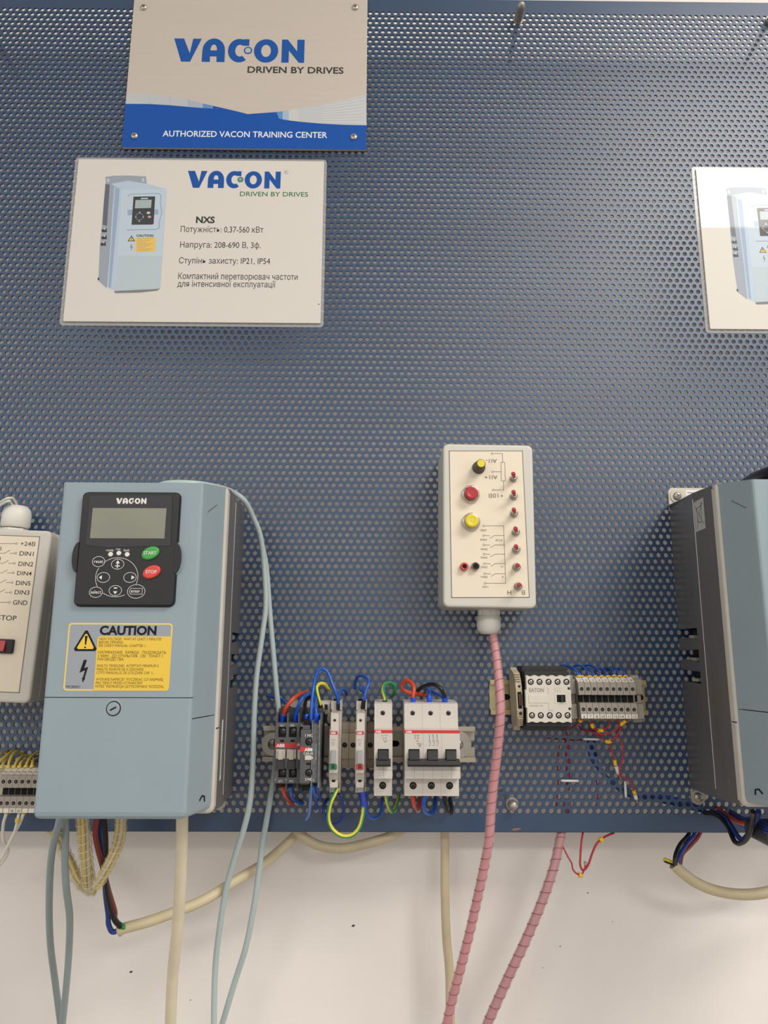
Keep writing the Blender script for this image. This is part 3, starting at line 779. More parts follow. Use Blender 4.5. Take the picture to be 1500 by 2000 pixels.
    mb = MB(); B_ = [A_(230, 605), A_(272, 605), A_(236, 715), A_(288, 698), A_(240, 850), A_(252, 848), A_(213, 908), A_(204, 835), A_(216, 845), A_(246, 742), A_(170, 778)]
    mb.poly(B_[::-1], 190.3); mb.build('lightning_mark', 'ink_black', cl)
    mb = MB(); x0, z0 = L(44, 980); mb.text('MC00421', lx0 + 2.2, z0, 1.9, 190.3, 0, 10.8); mb.build('lettering', 'ink_black', cl)
    rows = [('HIGH VOLTAGE!  WAIT AT LEAST 5 MINUTES', 343, 800), ('BEFORE OPENING.', 388, 318), ("SEE USER'S MANUAL CHAPTER 1.", 432, 612),
            ('НАПPЯЖЕНИЕ  ЗАPЯДА.  ПОДОЖДАТЬ', 522, 872), ('5 МИН.  ДО ОТКPЫТИЯ.  СМ.  ПУНКТ 1', 570, 830), ('PУКОВОДСТВА.', 614, 340),
            ('INALTA TENSIUNE!  ASTEPTATI MINIMUM 5', 700, 786), ('MINUTE INAINTE DE A DESCHIDE.', 748, 602), ('CITITI MANUALUL DE UTILIZARE CAP. 1.', 794, 722),
            ('WYSOKIE NAPIECIE!  POCZEKAC CO NAJMNIEJ', 882, 850), ('PIEC MINUT PRZED OTWARCIEM.', 930, 596), ('PATRZ "INSTRUKCJA UZYTKOWNIKA" ROZDZIAL.', 976, 876)]
    mb = MB()
    for i, (s, y, wpx) in enumerate(rows):
        z0 = L(450, y)[1]; mb.text(s, yx0 + 1.3, z0, 2.05, 190.32, 0, wpx / 6.818 / 2.375, 'l', 0.0)
    mb.build('warning_text', 'ink_brown', cl)
    return d
driveA = make_drive('grey-blue frequency converter with keypad display and whole yellow caution label', (-203.5, 0, DZ))
driveB = copy_tree(driveA); driveB.location = (0.3705, 0, DZ * .001 + .006)
driveB['label'] = 'frequency converter cut off by the right edge, showing its dark metal side'
# sticker strip on the side of the left one, crossed-out bin sticker on the side of the other
def side_sticker(par, s, h0, h1, z0, z1, name, mats, draw):
    mb = MB(); g = lambda u, v, e=.2: (s * (hw_at(h0 + (h1 - h0) * u) + e), -(h0 + (h1 - h0) * u), z0 + (z1 - z0) * v)
    mb.add([g(0, 0), g(1, 0), g(1, 1), g(0, 1)], [[0, 1, 2, 3] if s < 0 else [3, 2, 1, 0]], 0)
    def ln(a, b, w=.05):
        dx, dy = b[0] - a[0], b[1] - a[1]; L = math.hypot(dx * (h1 - h0), dy * (z1 - z0))
        nx, ny = -dy * (z1 - z0) / L / (h1 - h0) * w * 5, dx * (h1 - h0) / L / (z1 - z0) * w * 5
        q = [(a[0] + nx, a[1] + ny), (a[0] - nx, a[1] - ny), (b[0] - nx, b[1] - ny), (b[0] + nx, b[1] + ny)]
        mb.add([g(u, v, .32) for u, v in q], [[0, 1, 2, 3]], 1)
    draw(ln); return mb.build(name, mats, par)
side_sticker(driveA, 1, 118, 127, 34, 84, 'sticker', ['white_print', 'ink_black'], lambda ln: [ln((.2, .1 + .035 * k), (.75, .1 + .035 * k), .06) for k in range(16)])
side_sticker(driveB, -1, 97, 123, 250, 279, 'sticker', ['foil_label', 'ink_black'],
             lambda ln: [ln(*p) for p in (((.12, .85), (.9, .12)), ((.15, .1), (.8, .9)), ((.3, .3), (.25, .75)), ((.25, .75), (.75, .78)), ((.75, .78), (.65, .25)), ((.65, .25), (.3, .3)), ((.7, .85), (.85, .8)))])
# long scratches on the sloping sides
for par, s, z in ((driveA, 1, 262), (driveB, -1, 262)):
    mb = MB()
    mb.add([(s * (57.6 + .2 + 7), -166, z + 5), (s * (57.6 + .2 + 7), -166, z + 4.2), (s * (58.3 + 2.5), -181, z - 5), (s * (58.3 + 2.5), -181, z - 4.2)], [[0, 1, 2, 3]]); mb.build('scratch', 'ink_grey', par)

# ------------------------------------------------------------------ hand control boxes
def make_box(name, label, loc, ry, gland_top, gs=1.0):
    b = thing(name, label, 'control box', loc, ry)
    mb = MB(); mb.slab(-46.4, 46.4, 0, 168, 0, 42, 6, 1.2); mb.build('base', 'box_plastic', b)
    mb = MB(); mb.slab(-45.4, 45.4, 1, 167, 41, 43.2, 5, 0); mb.build('seam', 'ink_grey', b)
    mb = MB(); mb.slab(-46.4, 46.4, 0, 168, 42.8, 60, 6, 2.6, seg=6); lid = mb.build('lid', 'box_plastic', b)
    z0, s = (168, 1) if gland_top else (0, -1)
    gx = GX
    mb = MB(); gh = 24
    mb.lathe_z(gx, gh, [(11.5 * gs, z0), (11.5 * gs, z0 + s * 5)][::s], 20, 0, False)
    hexr = lambda r, z: [(gx + r * math.cos(math.radians(60 * i + 30)), -gh + r * math.sin(math.radians(60 * i + 30)), z) for i in range(6)]
    rr_ = [hexr(12.4 * gs, z0 + s * .5), hexr(12.4 * gs, z0 + s * 5.5)]; mb.rings(rr_ if s > 0 else rr_[::-1])
    g = mb.build('gland_nut', 'gland_white', b)
    mb = MB(); pr = [(10.8, z0 + s * 5.5), (12.6, z0 + s * 7), (12.6, z0 + s * 17), (11.6, z0 + s * 21), (8.5, z0 + s * 24.5), (5.5, z0 + s * 25)]
    pr = [(r * gs, z0 + (z - z0) * (1 + (gs - 1) * 1.6)) for r, z in pr]; mb.lathe_z(gx, gh, pr if s > 0 else pr[::-1], 24); mb.build('gland_cap', 'gland_white', g)
    return b, lid
GX = 4.2
BL = (110.6, 0, 1389.3)
boxR, lidR = make_box('control_box', 'cream plastic control box with upside-down lettering, red and yellow push buttons', BL, 0.012, False)
fb = Frame(BL, .012, 60.0)
Q = lambda x, y, h=60.3: fb(830 + x / 4.88, 850 + y / 4.88, h)
mb = MB(); pa = [Q(232, 150), Q(928, 150), Q(994, 1545), Q(255, 1547)]
mb.prism(pa[::-1], 60.0, 60.25, 0)
for i in range(4): mb.line([pa[i], pa[(i + 1) % 4]], .7, 60.3, 1)
lb = mb.build('front_label', ['box_label', 'ink_grey'], lidR)
H = 60.4
mb = MB()
for s_, xr, y, ht, wpx in (('AI1-', 686, 228, 38, 108), ('AI1+', 692, 384, 38, 126), ('+10В', 748, 560, 38, 142), ('GND', 586, 897, 20, 58), ('DIN5', 588, 988, 18, 60), ('DIN4', 594, 1078, 18, 60), ('DIN3', 594, 1158, 18, 60), ('DIN2', 594, 1248, 18, 60), ('DIN1', 594, 1342, 18, 60), ('+24В', 608, 1438, 16, 58), ('STOP', 738, 992, 18, 66), ('H', 822, 1480, 40, 36), ('В', 952, 1480, 38, 32), ('Н', 742, 1242, 18, 16), ('В', 746, 1340, 16, 12)):
    x, z = Q(xr, y)
    mb.text(s_, x, z, ht / 4.88 / 1.92, H, 0, wpx / 4.88 / 1.92, 'l', .004, flip=True)
mb.build('lettering', 'ink_grey', lb)
mb = MB(); ln = lambda *p: mb.line([Q(*q) for q in p], .42, H)
ln((650, 175), (738, 175), (742, 258)); mb.line([Q(*q) for q in ((725, 258), (760, 258), (766, 436), (727, 436))], .42, H, 0, True)
ln((655, 348), (726, 348)); ln((748, 436), (750, 522), (662, 522))
ln((570, 864), (750, 864), (769, 1411), (584, 1411))
for y, x0 in ((956, 558), (1046, 560), (1134, 563), (1224, 566), (1320, 569)):
    ln((x0 + 10, y), (x0 + 58, y + 2)); ln((620 + (y - 956) * .03, y + 26), (660 + (y - 956) * .03, y), (752 + (y - 864) * .034, y))
for x, y in ((638, 175), (644, 348), (650, 522), (558, 864), (558, 956), (560, 1046), (563, 1134), (566, 1224), (569, 1320), (573, 1411)):
    cx, cz = Q(x, y); mb.ring2d(cx, cz, 1.15, 1.15, .35, H, 0, 12)
mb.build('circuit_print', 'ink_grey', lb)
# turning knob
x, z = Q(512, 310); mb = MB(); R = []
for r, h in ((6.6, 60.3), (6.6, 62), (5.6, 63), (4.6, 76.5), (4.2, 77.2)):
    R.append([(x + (r + (.18 if i % 2 and h > 62.5 else 0)) * math.cos(math.pi * i / 18), -h, z + (r + (.18 if i % 2 and h > 62.5 else 0)) * math.sin(math.pi * i / 18)) for i in range(36)])
mb.rings(R, 0, True); kn = mb.build('knob', 'knob_grey', boxR)
mb = MB(); mb.lathe(x, z, [(4.0, 77.0), (4.0, 77.7), (3.6, 78.0)], 24); mb.build('knob_cap', 'button_yellow', kn)
for px, py, m in ((434, 565, 'button_red'), (438, 828, 'button_yellow')):
    x, z = Q(px, py); mb = MB(); mb.lathe(x, z, [(9.2, 60.2), (9.2, 62.6), (8.4, 64.0), (7.2, 64.2), (7.0, 62.5)], 32); bz = mb.build('button_bezel', 'chrome', boxR)
    mb = MB(); mb.lathe(x, z, [(6.7, 62), (6.7, 68.5), (6.2, 69.6), (5.4, 69.8), (2.5, 69.2)], 32); mb.build('button', m, bz)
for px, py, m in ((372, 1255, 'jack_red'), (478, 1252, 'nickel')):
    x, z = Q(px, py); mb = MB(); mb.lathe(x, z, [(4.1, 60.2), (4.1, 64.2), (3.6, 65.2), (2.2, 65.2), (2.0, 61.0)], 24); jk = mb.build('jack_socket', m, boxR)
    mb = MB(); mb.lathe(x, z, [(2.3 if m == 'nickel' else 1.7, 65.0), (2.3 if m == 'nickel' else 1.7, 65.35)], 18, 0, False); mb.build('jack_hole', 'black_hole', jk)
    if m == 'nickel':
        mb = MB(); mb.ring2d(x, z, 3.4, 3.4, 1.3, 65.4, 0, 24); mb.build('jack_insert', 'black_plastic', jk)
for i, (px, py) in enumerate(((845, 412), (847, 582), (850, 748), (866, 925), (870, 1092), (873, 1258), (888, 1442))):
    x, z = Q(px, py); mb = MB()
    mb.lathe(x, z, [(4.4, 60.2), (4.4, 60.8)], 18, 0, False)
    mb.rings([[(x + 3.9 * math.cos(math.radians(60 * k + 20)), -h, z + 3.9 * math.sin(math.radians(60 * k + 20))) for k in range(6)] for h in (60.8, 62.6)])
    mb.lathe(x, z, [(2.9, 62.6), (2.9, 66.2), (2.2, 66.4)], 16); sw = mb.build('toggle_switch', 'nickel', boxR)
    t = (-3.0, 1.6) if i < 5 else (-1.8, .2)
    mb = MB(); mb.tube([(x, -65.5, z), (x + t[0] * .5, -69.5, z + t[1] * .5), (x + t[0], -74, z + t[1]), (x + t[0] * 1.03, -75, z + t[1] * 1.03)], [1.3, 1.7, 2.2, 1.3], 12); mb.build('toggle', 'button_red', sw)

BLL = (-380.2, 0, 1298.0)
GX = -9.5
RYL = 0.0349
boxL, lidL = make_box('control_box', 'cream plastic control box with upright lettering, half hidden by the left edge', BLL, RYL, True, 1.14)
fl_ = Frame(BLL, RYL, 60.3)
V = lambda x, y: fl_(x / 4.546, 960 + y / 4.546)
mb = MB(); a = V(352, 402); b = V(178, 1786)
lx, zt_, zb_ = a[0], a[1], b[1]
mb.prism([(-38, zb_), (lx, zb_), (lx, zt_), (-38, zt_)], 60, 60.25, 0)
for p, q in (((-38, zb_), (lx, zb_)), ((lx, zb_), (lx, zt_)), ((lx, zt_), (-38, zt_))): mb.line([p, q], .7, 60.3, 1)
lb = mb.build('front_label', ['box_label', 'ink_grey'], lidL)
mb = MB()
for s_, xa, xb, yb, ht in (('+24В', 180, 318, 480, 36), ('DIN1', 172, 302, 568, 38), ('DIN2', 162, 298, 660, 38), ('DIN4', 150, 284, 742, 36), ('DIN5', 140, 274, 830, 38), ('DIN3', 128, 264, 912, 38), ('GND', 114, 246, 1004, 40), ('STOP', -26, 150, 1140, 42), ('В', -14, 16, 524, 32), ('Н', -22, 8, 612, 32)):
    a, b = V(xa, yb), V(xb, yb - ht); mb.text(s_, a[0], a[1], ht / 4.546 / 1.97, 60.4, 0, (b[0] - a[0]), 'l', .004)
mb.build('lettering', 'print_dark', lb)
mb = MB(); ln = lambda *p: mb.line([V(*q) for q in p], .42, 60.4)
ln((-120, 462), (138, 462)); ln((-100, 984), (74, 984))
for y, x0 in ((548, 140), (637, 128), (722, 117), (808, 107), (896, 96)):
    ln((x0 - 10, y), (x0 - 52, y)); ln((x0 - 52, y - 26), (x0 - 100, y), (x0 - 200, y))
for x, y in ((148, 462), (140, 548), (128, 637), (118, 722), (108, 808), (97, 896), (85, 984)):
    cx, cz = V(x, y); mb.ring2d(cx, cz, 1.15, 1.15, .35, 60.4, 0, 12)
mb.build('circuit_print', 'ink_grey', lb)
mb = MB(); a = V(118, 1440); b = V(-60, 1306); mb.slab(a[0] - 36, a[0], a[1], b[1], 60.2, 64, 1.2, .6); rs = mb.build('rocker_switch', 'black_plastic', boxL)
mb = MB(); a = V(62, 1422); b = V(0, 1318); mb.rings([[(a[0] - 22, -63, a[1]), (a[0], -63, a[1]), (a[0], -63, b[1]), (a[0] - 22, -63, b[1])], [(a[0] - 21, -67, a[1] + .5), (a[0] - .5, -67, a[1] + .5), (a[0] - .5, -64.5, b[1] - .5), (a[0] - 21, -64.5, b[1] - .5)]])
mb.build('rocker', 'button_red', rs)

# ------------------------------------------------------------------ DIN rails
def make_rail(label, x0, x1, z0, m, holes, notch=False, washers=()):
    r = thing('mounting_rail', label, 'rail', ((x0 + x1) / 2, 0, z0)); a, b = x0 - (x0 + x1) / 2, x1 - (x0 + x1) / 2
    mb = MB()
    mb.px([(7.5, 0), (7.5, 4.6), (1.3, 4.9), (1.3, 6.2), (.0, 6.2), (.0, 3.8), (6.3, 3.6), (6.3, 0)], a, b)
    mb.px([(7.5, 35), (7.5, 30.4), (1.3, 30.1), (1.3, 28.8), (.0, 28.8), (.0, 31.2), (6.3, 31.4), (6.3, 35)][::-1], a, b)
    if notch:
        pts = [(a, 5), (b, 5), (b, 13.8)] + [(b - 4 - 3.3 * math.sin(math.radians(t)), 17.2 - 3.3 * math.cos(math.radians(t))) for t in range(0, 181, 30)] + [(b, 20.6), (b, 30), (a, 30)]
    else:
        pts = [(a, 5), (b, 5), (b, 30), (a, 30)]
    mb.prism(pts, .1, 1.2); mb.build('rail_profile', m, r)
    for hx in holes:
        mb = MB(); q = []
        for cx, st in ((hx + 3, -90), (hx - 3, 90)):
            for k in range(7):
                t = math.radians(st + 30 * k); q.append((cx + 3 * math.cos(t), 17.2 + 3 * math.sin(t)))
        mb.poly(q, 1.3); mb.build('slot', 'black_hole', r)
    for wx, wz, wr in washers:
        mb = MB(); mb.lathe(wx, wz, [(wr, 7.6), (wr, 8.6)], 28, 0, False); mb.lathe(wx, wz, [(2.5, -3), (2.5, 8)], 8); ws = mb.build('washer', 'dull_metal', r)
        mb = MB(); mb.lathe(wx, wz, [(5.2, 8.6), (5, 10.4), (3.6, 11.6), (1.2, 12)], 18); phillips(mb, wx, wz, 2.6, 11.6, 0, 1); mb.build('screw', ['screw_metal', 'ink_grey'], ws)
    return r
railA = make_rail('beige mounting rail carrying the contactor, two lamps and both breakers', -117.0, 100.6, 1236.0, 'rail_beige', (-30, 25, 60), True, ((-98.5, 17.2, 11.5), (91, 17.4, 13.5)))
railB = make_rail('yellowish mounting rail behind the black and white contactor and grey terminals', 117.3, 280.4, 1283.0, 'rail_gold', (-66, 74), False, ((-48, 17.5, 12.5),))
railC = make_rail('mounting rail behind the grey terminals at the left edge', -440.0, -262.0, 1197.0, 'rail_beige', ())
railC.hide_render = False

def well_screw(mb, x, z, r, h, m_hole, m_screw, m_slot):
    """dark round well with a screw head at its bottom"""
    mb.disc(x, z, r, r, h + .12, m_hole, 18)
    mb.lathe(x + .1, z - .1, [(r * .72, h + .13), (r * .68, h + .5), (r * .3, h + .62)], 14, m_screw)
    for a in (.7, .7 + math.pi / 2):
        c, s_ = math.cos(a), math.sin(a); L, w = r * .52, r * .11
        mb.poly([(x + .1 + c * L - s_ * w, z - .1 + s_ * L + c * w), (x + .1 - c * L - s_ * w, z - .1 - s_ * L + c * w), (x + .1 - c * L + s_ * w, z - .1 - s_ * L - c * w), (x + .1 + c * L + s_ * w, z - .1 + s_ * L - c * w)], h + .66, m_slot)
SCR = ['black_hole', 'dark_screw', 'black_hole']

# ------------------------------------------------------------------ circuit breakers
BPROF = [(7.6, 0), (52, 0), (52, 16.5), (66, 18), (66, 61.5), (53, 62.3), (52, 85), (46, 86), (7.6, 86)]
BZ = 1212.0
def make_breaker(label, x0, poles):
    w = 17.4; W_ = w * poles
    b = thing('circuit_breaker', label, 'breaker', (x0, 0, BZ))
    for k in range(poles):
        mb = MB(); mb.px(BPROF, k * w + .06, (k + 1) * w - .06); hb = mb.build('housing', 'breaker_white', b)
        mb = MB(); x = k * w + w / 2; mb.line([(k * w + .2, 61.1), ((k + 1) * w - .2, 61.1)], .2, 66.05)
        mb.line([(k * w + w * .52, 18.2), (k * w + w * .52, 29)], .25, 66.05); mb.line([(k * w, 25.5), ((k + 1) * w, 25.5)], .25, 66.05); mb.build('joint_print', 'breaker_line', hb)
        for z in (9.3, 76.2):
            mb = MB(); well_screw(mb, x - (.6 if z > 20 else .3), z, 3.4, 52, 0, 1, 2); mb.build('terminal_screw', SCR, hb)
        mb = MB(); mb.prism([(k * w, 58.8), ((k + 1) * w, 58.8), ((k + 1) * w, 61.6), (k * w, 61.6)], 65.5, 66.12); mb.build('red_stripe', 'abb_red', hb)
        mb = MB(); mb.slab(x - 5.2, x + 5.2, 32, 44.5, 65.8, 66.1, .4, 0, 1); mb.rings([[(x - 4.6, -66, 34), (x + 4.6, -66, 34), (x + 4.6, -66, 44), (x - 4.6, -66, 44)], [(x - 4.6, -74, 33.5), (x + 4.6, -74, 33.5), (x + 4.6, -71, 42.5), (x - 4.6, -71, 42.5)]]); mb.build('toggle', ['black_plastic', 'black_hole'], b)
    mb = MB(); e = 4.9 if poles == 1 else 2.2
    mb.rings([[(w / 2 - 6.8 if poles == 1 else e, -h, z) for h, z in ((70, 30), (76, 30.2), (77.5, 32), (76.5, 35.5), (70, 36.5))], [(w / 2 + 6.8 if poles == 1 else W_ - e + .9, -h, z) for h, z in ((70, 30), (76, 30.2), (77.5, 32), (76.5, 35.5), (70, 36.5))]]); mb.build('toggle_bar', 'black_plastic', b)
    mb = MB(); mb.text('ABB', 1.0, 59.3, 1.75, 66.2, 0, 5.6, 'l', .03); mb.build('lettering', 'white_print', b)
    mb = MB()
    if poles == 3:
        for s_, x, z, h in (('SH 203', 9.0, 56.2, 1.1), ('C 6', 9.2, 53.6, 1.9), ('~ 400', 9.6, 51.3, 1.0)): mb.text(s_, x, z, h, 66.1, 0, None, 'l', .01)
        mb.line([(11.8, 50.2), (11.8, 48.8), (16.6, 48.8), (16.6, 50.2)], .2, 66.1); mb.text('6000', 12.4, 49.1, .9, 66.1); mb.line([(13.2, 47.8), (15.2, 47.8)], .6, 66.1); mb.line([(13.4, 46.7), (15, 46.7)], .5, 66.1)
        for k in range(3):
            x = 23.4 + 3.6 * k
            mb.text(str(1 + 2 * k), x - .9, 57, 1.0, 66.1); mb.line([(x, 57.5), (x, 54.2)], .45, 66.1); mb.line([(x, 53.4), (x + 1.0, 51.2), (x + 1.0, 49)], .35, 66.1); mb.line([(x - .6, 52.8), (x, 50.5)], .3, 66.1); mb.line([(x - .6, 48), (x + .9, 48)], .4, 66.1)
    else:
        mb.text('SH 201', 7, 56.4, .9, 66.1, 0, 6); mb.text('C 6', 8, 53.4, 1.8, 66.1); mb.text('1', 6.8, 55.4, 1.2, 66.1); mb.line([(9, 53), (9, 52), (13, 52)], .2, 66.1); mb.text('6000', 9.4, 50.6, .9, 66.1)
    mb.build('type_print', 'ink_grey', b)
    if poles == 3:
        mb = MB(); mb.slab(W_ + .05, W_ + 1.2, 44, 60, 20, 50, 0, .3); mb.build('side_clip', 'breaker_white', b)
    return b
breaker1 = make_breaker('single-pole white circuit breaker with one black toggle', -3.0, 1)
breaker3 = make_breaker('three-pole white circuit breaker with long black toggle bar', 26.0, 3)

# ------------------------------------------------------------------ narrow signal lamps
def make_lamp(label, x0, lens, dark, ferr):
    w = 8.7
    b = thing('signal_lamp', label, 'indicator lamp', (x0, 0, BZ))
    prof = [(7.6, 0), (36, 0), (36, 6.5), (50, 7), (50, 21), (60, 22), (62, 58.5), (51, 60), (50, 75.5), (36, 76), (36, 86), (7.6, 86)]
    mb = MB(); mb.px([(7.6, 0), (30, 0), (30, 86), (7.6, 86)], 0, w + 1.4); mb.px(prof, .9, w - .6)
    for xx in (0, w + .2):
        mb.px([(30, 0), (38, 0), (38, 5), (30, 8)], xx, xx + .9); mb.px([(30, 76), (38, 78), (38, 86), (30, 86)], xx, xx + .9)
    mb.px([(30, 5), (46, 8), (57, 23), (57, 57), (46, 62), (46, 74), (30, 78)], 0, w); hb = mb.build('housing', 'breaker_white', b)
    c = w / 2 + .1
    for z in (15.3 - 1.5, 69.0):
        mb = MB(); well_screw(mb, c, z, 2.1, 50, 0, 1, 2); mb.build('terminal_screw', SCR, hb)
    mb = MB(); mb.slab(.9, w - .6, 57.6 - .6, 60.4 - .6, 60.6, 62.2); mb.build('red_stripe', 'abb_red', hb)
    mb = MB(); mb.text('ABB', 1.5, 57.5, 1.7, 62.3, 0, 4.8, 'l', .03); mb.build('lettering', 'white_print', hb)
    mb = MB(); mb.rings([[(2, -60, 30), (w - 1.8, -60, 30), (w - 1.8, -60, 43), (2, -60, 43)], [(2.4, -64.5, 31), (w - 2.2, -64.5, 31), (w - 2.2, -63.8, 42.4), (2.4, -63.8, 42.4)]]); mb.build('lens', 'clear_lens', b)
    mb = MB(); mb.slab(.7, w - .7, 25.4, 29.8, 59.5, 62.6, .3, .3); mb.build('coloured_insert', lens, b)
    mb = MB(); mb.slab(3, w - 2.6, 26.2, 29.0, 62.6, 63); mb.build('coloured_window', dark, b)
    mb = MB(); mb.text('E219', 2.4, 51.5, 1.1, 61.95, 0, 3.6); mb.line([(2.6, 49.4), (5.6, 49.4)], .35, 61.8); mb.line([(3, 47.6), (5.2, 47.6)], .35, 61.8); mb.build('type_print', 'breaker_line', hb)
    return b
lampG = make_lamp('narrow white signal lamp module with green insert beside the dark contactor', -46.0, 'lens_green', 'lens_green_dark', None)
lampR = make_lamp('narrow white signal lamp module with red insert beside the single-pole breaker', -20.9, 'lens_red', 'lens_red_dark', None)

# rail clamps between the lamps
for label, x0, w, sx in (('beige rail clamp with a screw to the right of the green-insert lamp', -35.7, 7.0, 2.9), ('beige rail clamp touching the left side of the red-insert lamp', -28.6, 7.5, 4.2), ('beige rail clamp between the red-insert lamp and the single-pole breaker', -10.2, 6.9, 3.0)):
    t = thing('rail_clamp', label, 'clamp', (x0, 0, 1231.0), 0, 'rail clamps between the modules')
    mb = MB(); mb.px([(7.6, 0), (14, 0), (16, 4), (16, 9), (20, 10), (20, 34), (15, 35), (15, 44), (7.6, 45)], 0, w - .2); mb.build('clamp_body', 'clamp_beige', t)
    mb = MB(); well_screw(mb, sx, 23, 2.5, 20, 0, 1, 2); mb.build('clamp_screw', SCR, t)

# ------------------------------------------------------------------ dark contactor with auxiliary block
CX, CZ = -97.6, 1217.0
con = thing('contactor', 'dark grey contactor with red band and three white sliders', 'contactor', (CX, 0, CZ))
fcon = Frame((CX, 0, CZ), 0, 62)
cc = lambda x, y, h=62: fcon(510 + x / 7.144, 1340 + y / 7.144, h)
mb = MB(); mb.px([(12.5, 0), (42, 0), (42, 7), (44, 7), (44, 68), (42, 70), (42, 74), (12.5, 74)], .5, 43.5); mb.build('base', 'contactor_dark', con)
mb = MB(); mb.slab(.2, 43.8, 7.5, 62.3, 44, 62, 1, .6); face = mb.build('face', 'contactor_grey', con)
mb = MB()
for k in range(5): mb.slab(.3 + k * 10.6, 1.7 + k * 10.6, 60, 71, 42, 60, .2, .3)
for k in range(5): mb.slab(.3 + k * 10.6, 1.7 + k * 10.6, 0, 9, 42, 58, .2, .3)
tag(mb.build('terminal_barrier', 'contactor_grey', con), kind='stuff')
mb = MB(); mb.prism([(12, 70), (44, 70), (44, 77), (47.5, 77), (47.5, 60), (50, 58), (50, 80), (8, 80), (8, 76), (12, 74)][::-1], 9, 26); mb.build('base_plate', 'cream_plastic', con)
for k, x in enumerate((295, 442, 590, 740)):
    for z_, hy in ((640, 72), (1213, 62)):
        a = cc(x - 56, z_ + hy); b = cc(x + 56, z_ - hy)
        mb = MB(); mb.slab(a[0], b[0], a[1], b[1], 61.9, 62.15, .3, 0, 0); xx, zz = cc(x + 8, z_ - 6)
        mb.lathe(xx, zz, [(2.9, 62.16), (2.8, 62.6), (1.2, 62.8)], 14, 1)
        mb.line([(xx - 1.9, zz - 1.2), (xx + 1.9, zz + 1.2)], .5, 62.85, 0); mb.line([(xx - 1.2, zz + 1.9), (xx + 1.2, zz - 1.9)], .5, 62.85, 0); mb.build('terminal_screw', SCR, face)
    a = cc(x - 30, 778); b = cc(x + 26, 750); mb = MB(); mb.slab(a[0], b[0], a[1], b[1], 61.9, 62.2); mb.build('vent_slot', 'black_hole', face)
for x in (275, 427, 575):
    a = cc(x - 66, 1010); b = cc(x + 64, 882); b = (min(b[0], 26.2), b[1]); mb = MB(); mb.slab(a[0], b[0], a[1], b[1], 62, 63.6, .3, .4); mb.slab(a[0] + min(2.4, (b[0] - a[0]) * .25), b[0] - min(2.0, (b[0] - a[0]) * .25), a[1] - .8, b[1] - .2, 63, 65.4, .2, .4); mb.build('slider', 'cream_plastic', con)
    a = cc(x - 58, 1160); b = cc(x + 54, 1032); b = (min(b[0], 26.2), b[1]); mb = MB(); mb.slab(a[0], b[0], a[1], b[1], 62, 64.6, .4, .5); mb.build('slider_foot', 'contactor_dark', con)
a = cc(200, 858); b = cc(612, 794); mb = MB(); mb.slab(.6, b[0], a[1], b[1], 61.8, 62.25, .3); bd = mb.build('red_band', 'abb_red', con)
mb = MB(); a = cc(212, 850); b = cc(330, 808); mb.text('ABB', a[0], a[1], b[1] - a[1], 62.32, 0, b[0] - a[0], 'l', .04); a = cc(500, 838); mb.text('A9', a[0], a[1], 3.0, 62.32, 0, 5.4); mb.build('lettering', 'white_print', bd)
mb = MB()
for s_, x, y in (('1L1', 270, 562), ('3L2', 410, 562), ('5L3', 555, 562), ('NO', 716, 562), ('2T1', 243, 1340), ('4T2', 390, 1340), ('6T3', 540, 1340), ('*', 190, 1325), ('*', 340, 1325)):
    xx, zz = cc(x, y); mb.text(s_, xx, zz, 1.7, 62.1, 0, None, 'l', .015)
mb.build('terminal_print', 'key_white', face)
# dusty clear cover over the right-hand pole
mb = MB(); mb.slab(36.5, 37.6, 8, 66, 62, 80, .3, .3); mb.slab(42.6, 43.8, 6, 66, 60, 74, .3, .3); mb.slab(37.2, 42.6, 10, 62, 62, 71, .3, .4); dc = mb.build('dust_cover', 'dusty_cover', con)
mb = MB(); mb.line([(40.4, 30), (40.4, 44)], .4, 71.1); mb.text('2', 38.2, 11.2, 1.6, 71.1); mb.text('3', 41.6, 59.4, 1.6, 71.1); mb.build('cover_print', 'key_white', dc)
aux = thing('auxiliary_contact', 'slim dark auxiliary contact block clipped onto the contactor front', 'contact block', (CX + 26.6, 0, CZ))
mb = MB(); mb.slab(.2, 9.6, 11.6, 58.6, 66, 85, .6, .8); mb.slab(1.2, 8.6, 9.5, 62, 63, 78, .4, .4); ab = mb.build('block_body', 'aux_grey', aux)
fa = Frame((CX + 26.6, 0, CZ), 0, 85); ca = lambda x, y: fa(510 + x / 7.144, 1340 + y / 7.144)
for y in (775, 1208):
    x, z = ca(665, y); mb = MB(); well_screw(mb, x, z, 3.4, 85, 0, 1, 2); mb.build('terminal_screw', SCR, aux)
mb = MB(); a = ca(598, 915); b = ca(728, 850); mb.slab(.3, 9.5, a[1], b[1], 84.8, 85.15, .2); rb = mb.build('red_band', 'abb_red', aux)
mb = MB(); a = ca(604, 905); b = ca(720, 866); mb.text('ABB', a[0], a[1], b[1] - a[1], 85.25, 0, b[0] - a[0], 'l', .05); mb.build('lettering', 'white_print', rb)
for s_, xa, xb, y, h in (('CA5-01', 592, 720, 955, 2.0), ('1 NC', 615, 720, 705, 2.2), ('2 NC', 612, 712, 1318, 2.2)):
    a = ca(xa, y); b = ca(xb, y); mb = MB(); mb.text(s_, max(a[0], .5), a[1], h, 85.1, 0, min(b[0] - a[0], 8.6), 'l', .015); mb.build('lettering', 'key_white', aux)
mb = MB(); a = ca(610, 1030); b = ca(700, 965); mb.slab(a[0], b[0], a[1], b[1], 84.8, 86.4, .2, .3); mb.slab(b[0], b[0] + 1.6, a[1] + 1, b[1] - 1.2, 84.8, 86.0); mb.build('slider', 'cream_plastic', aux)
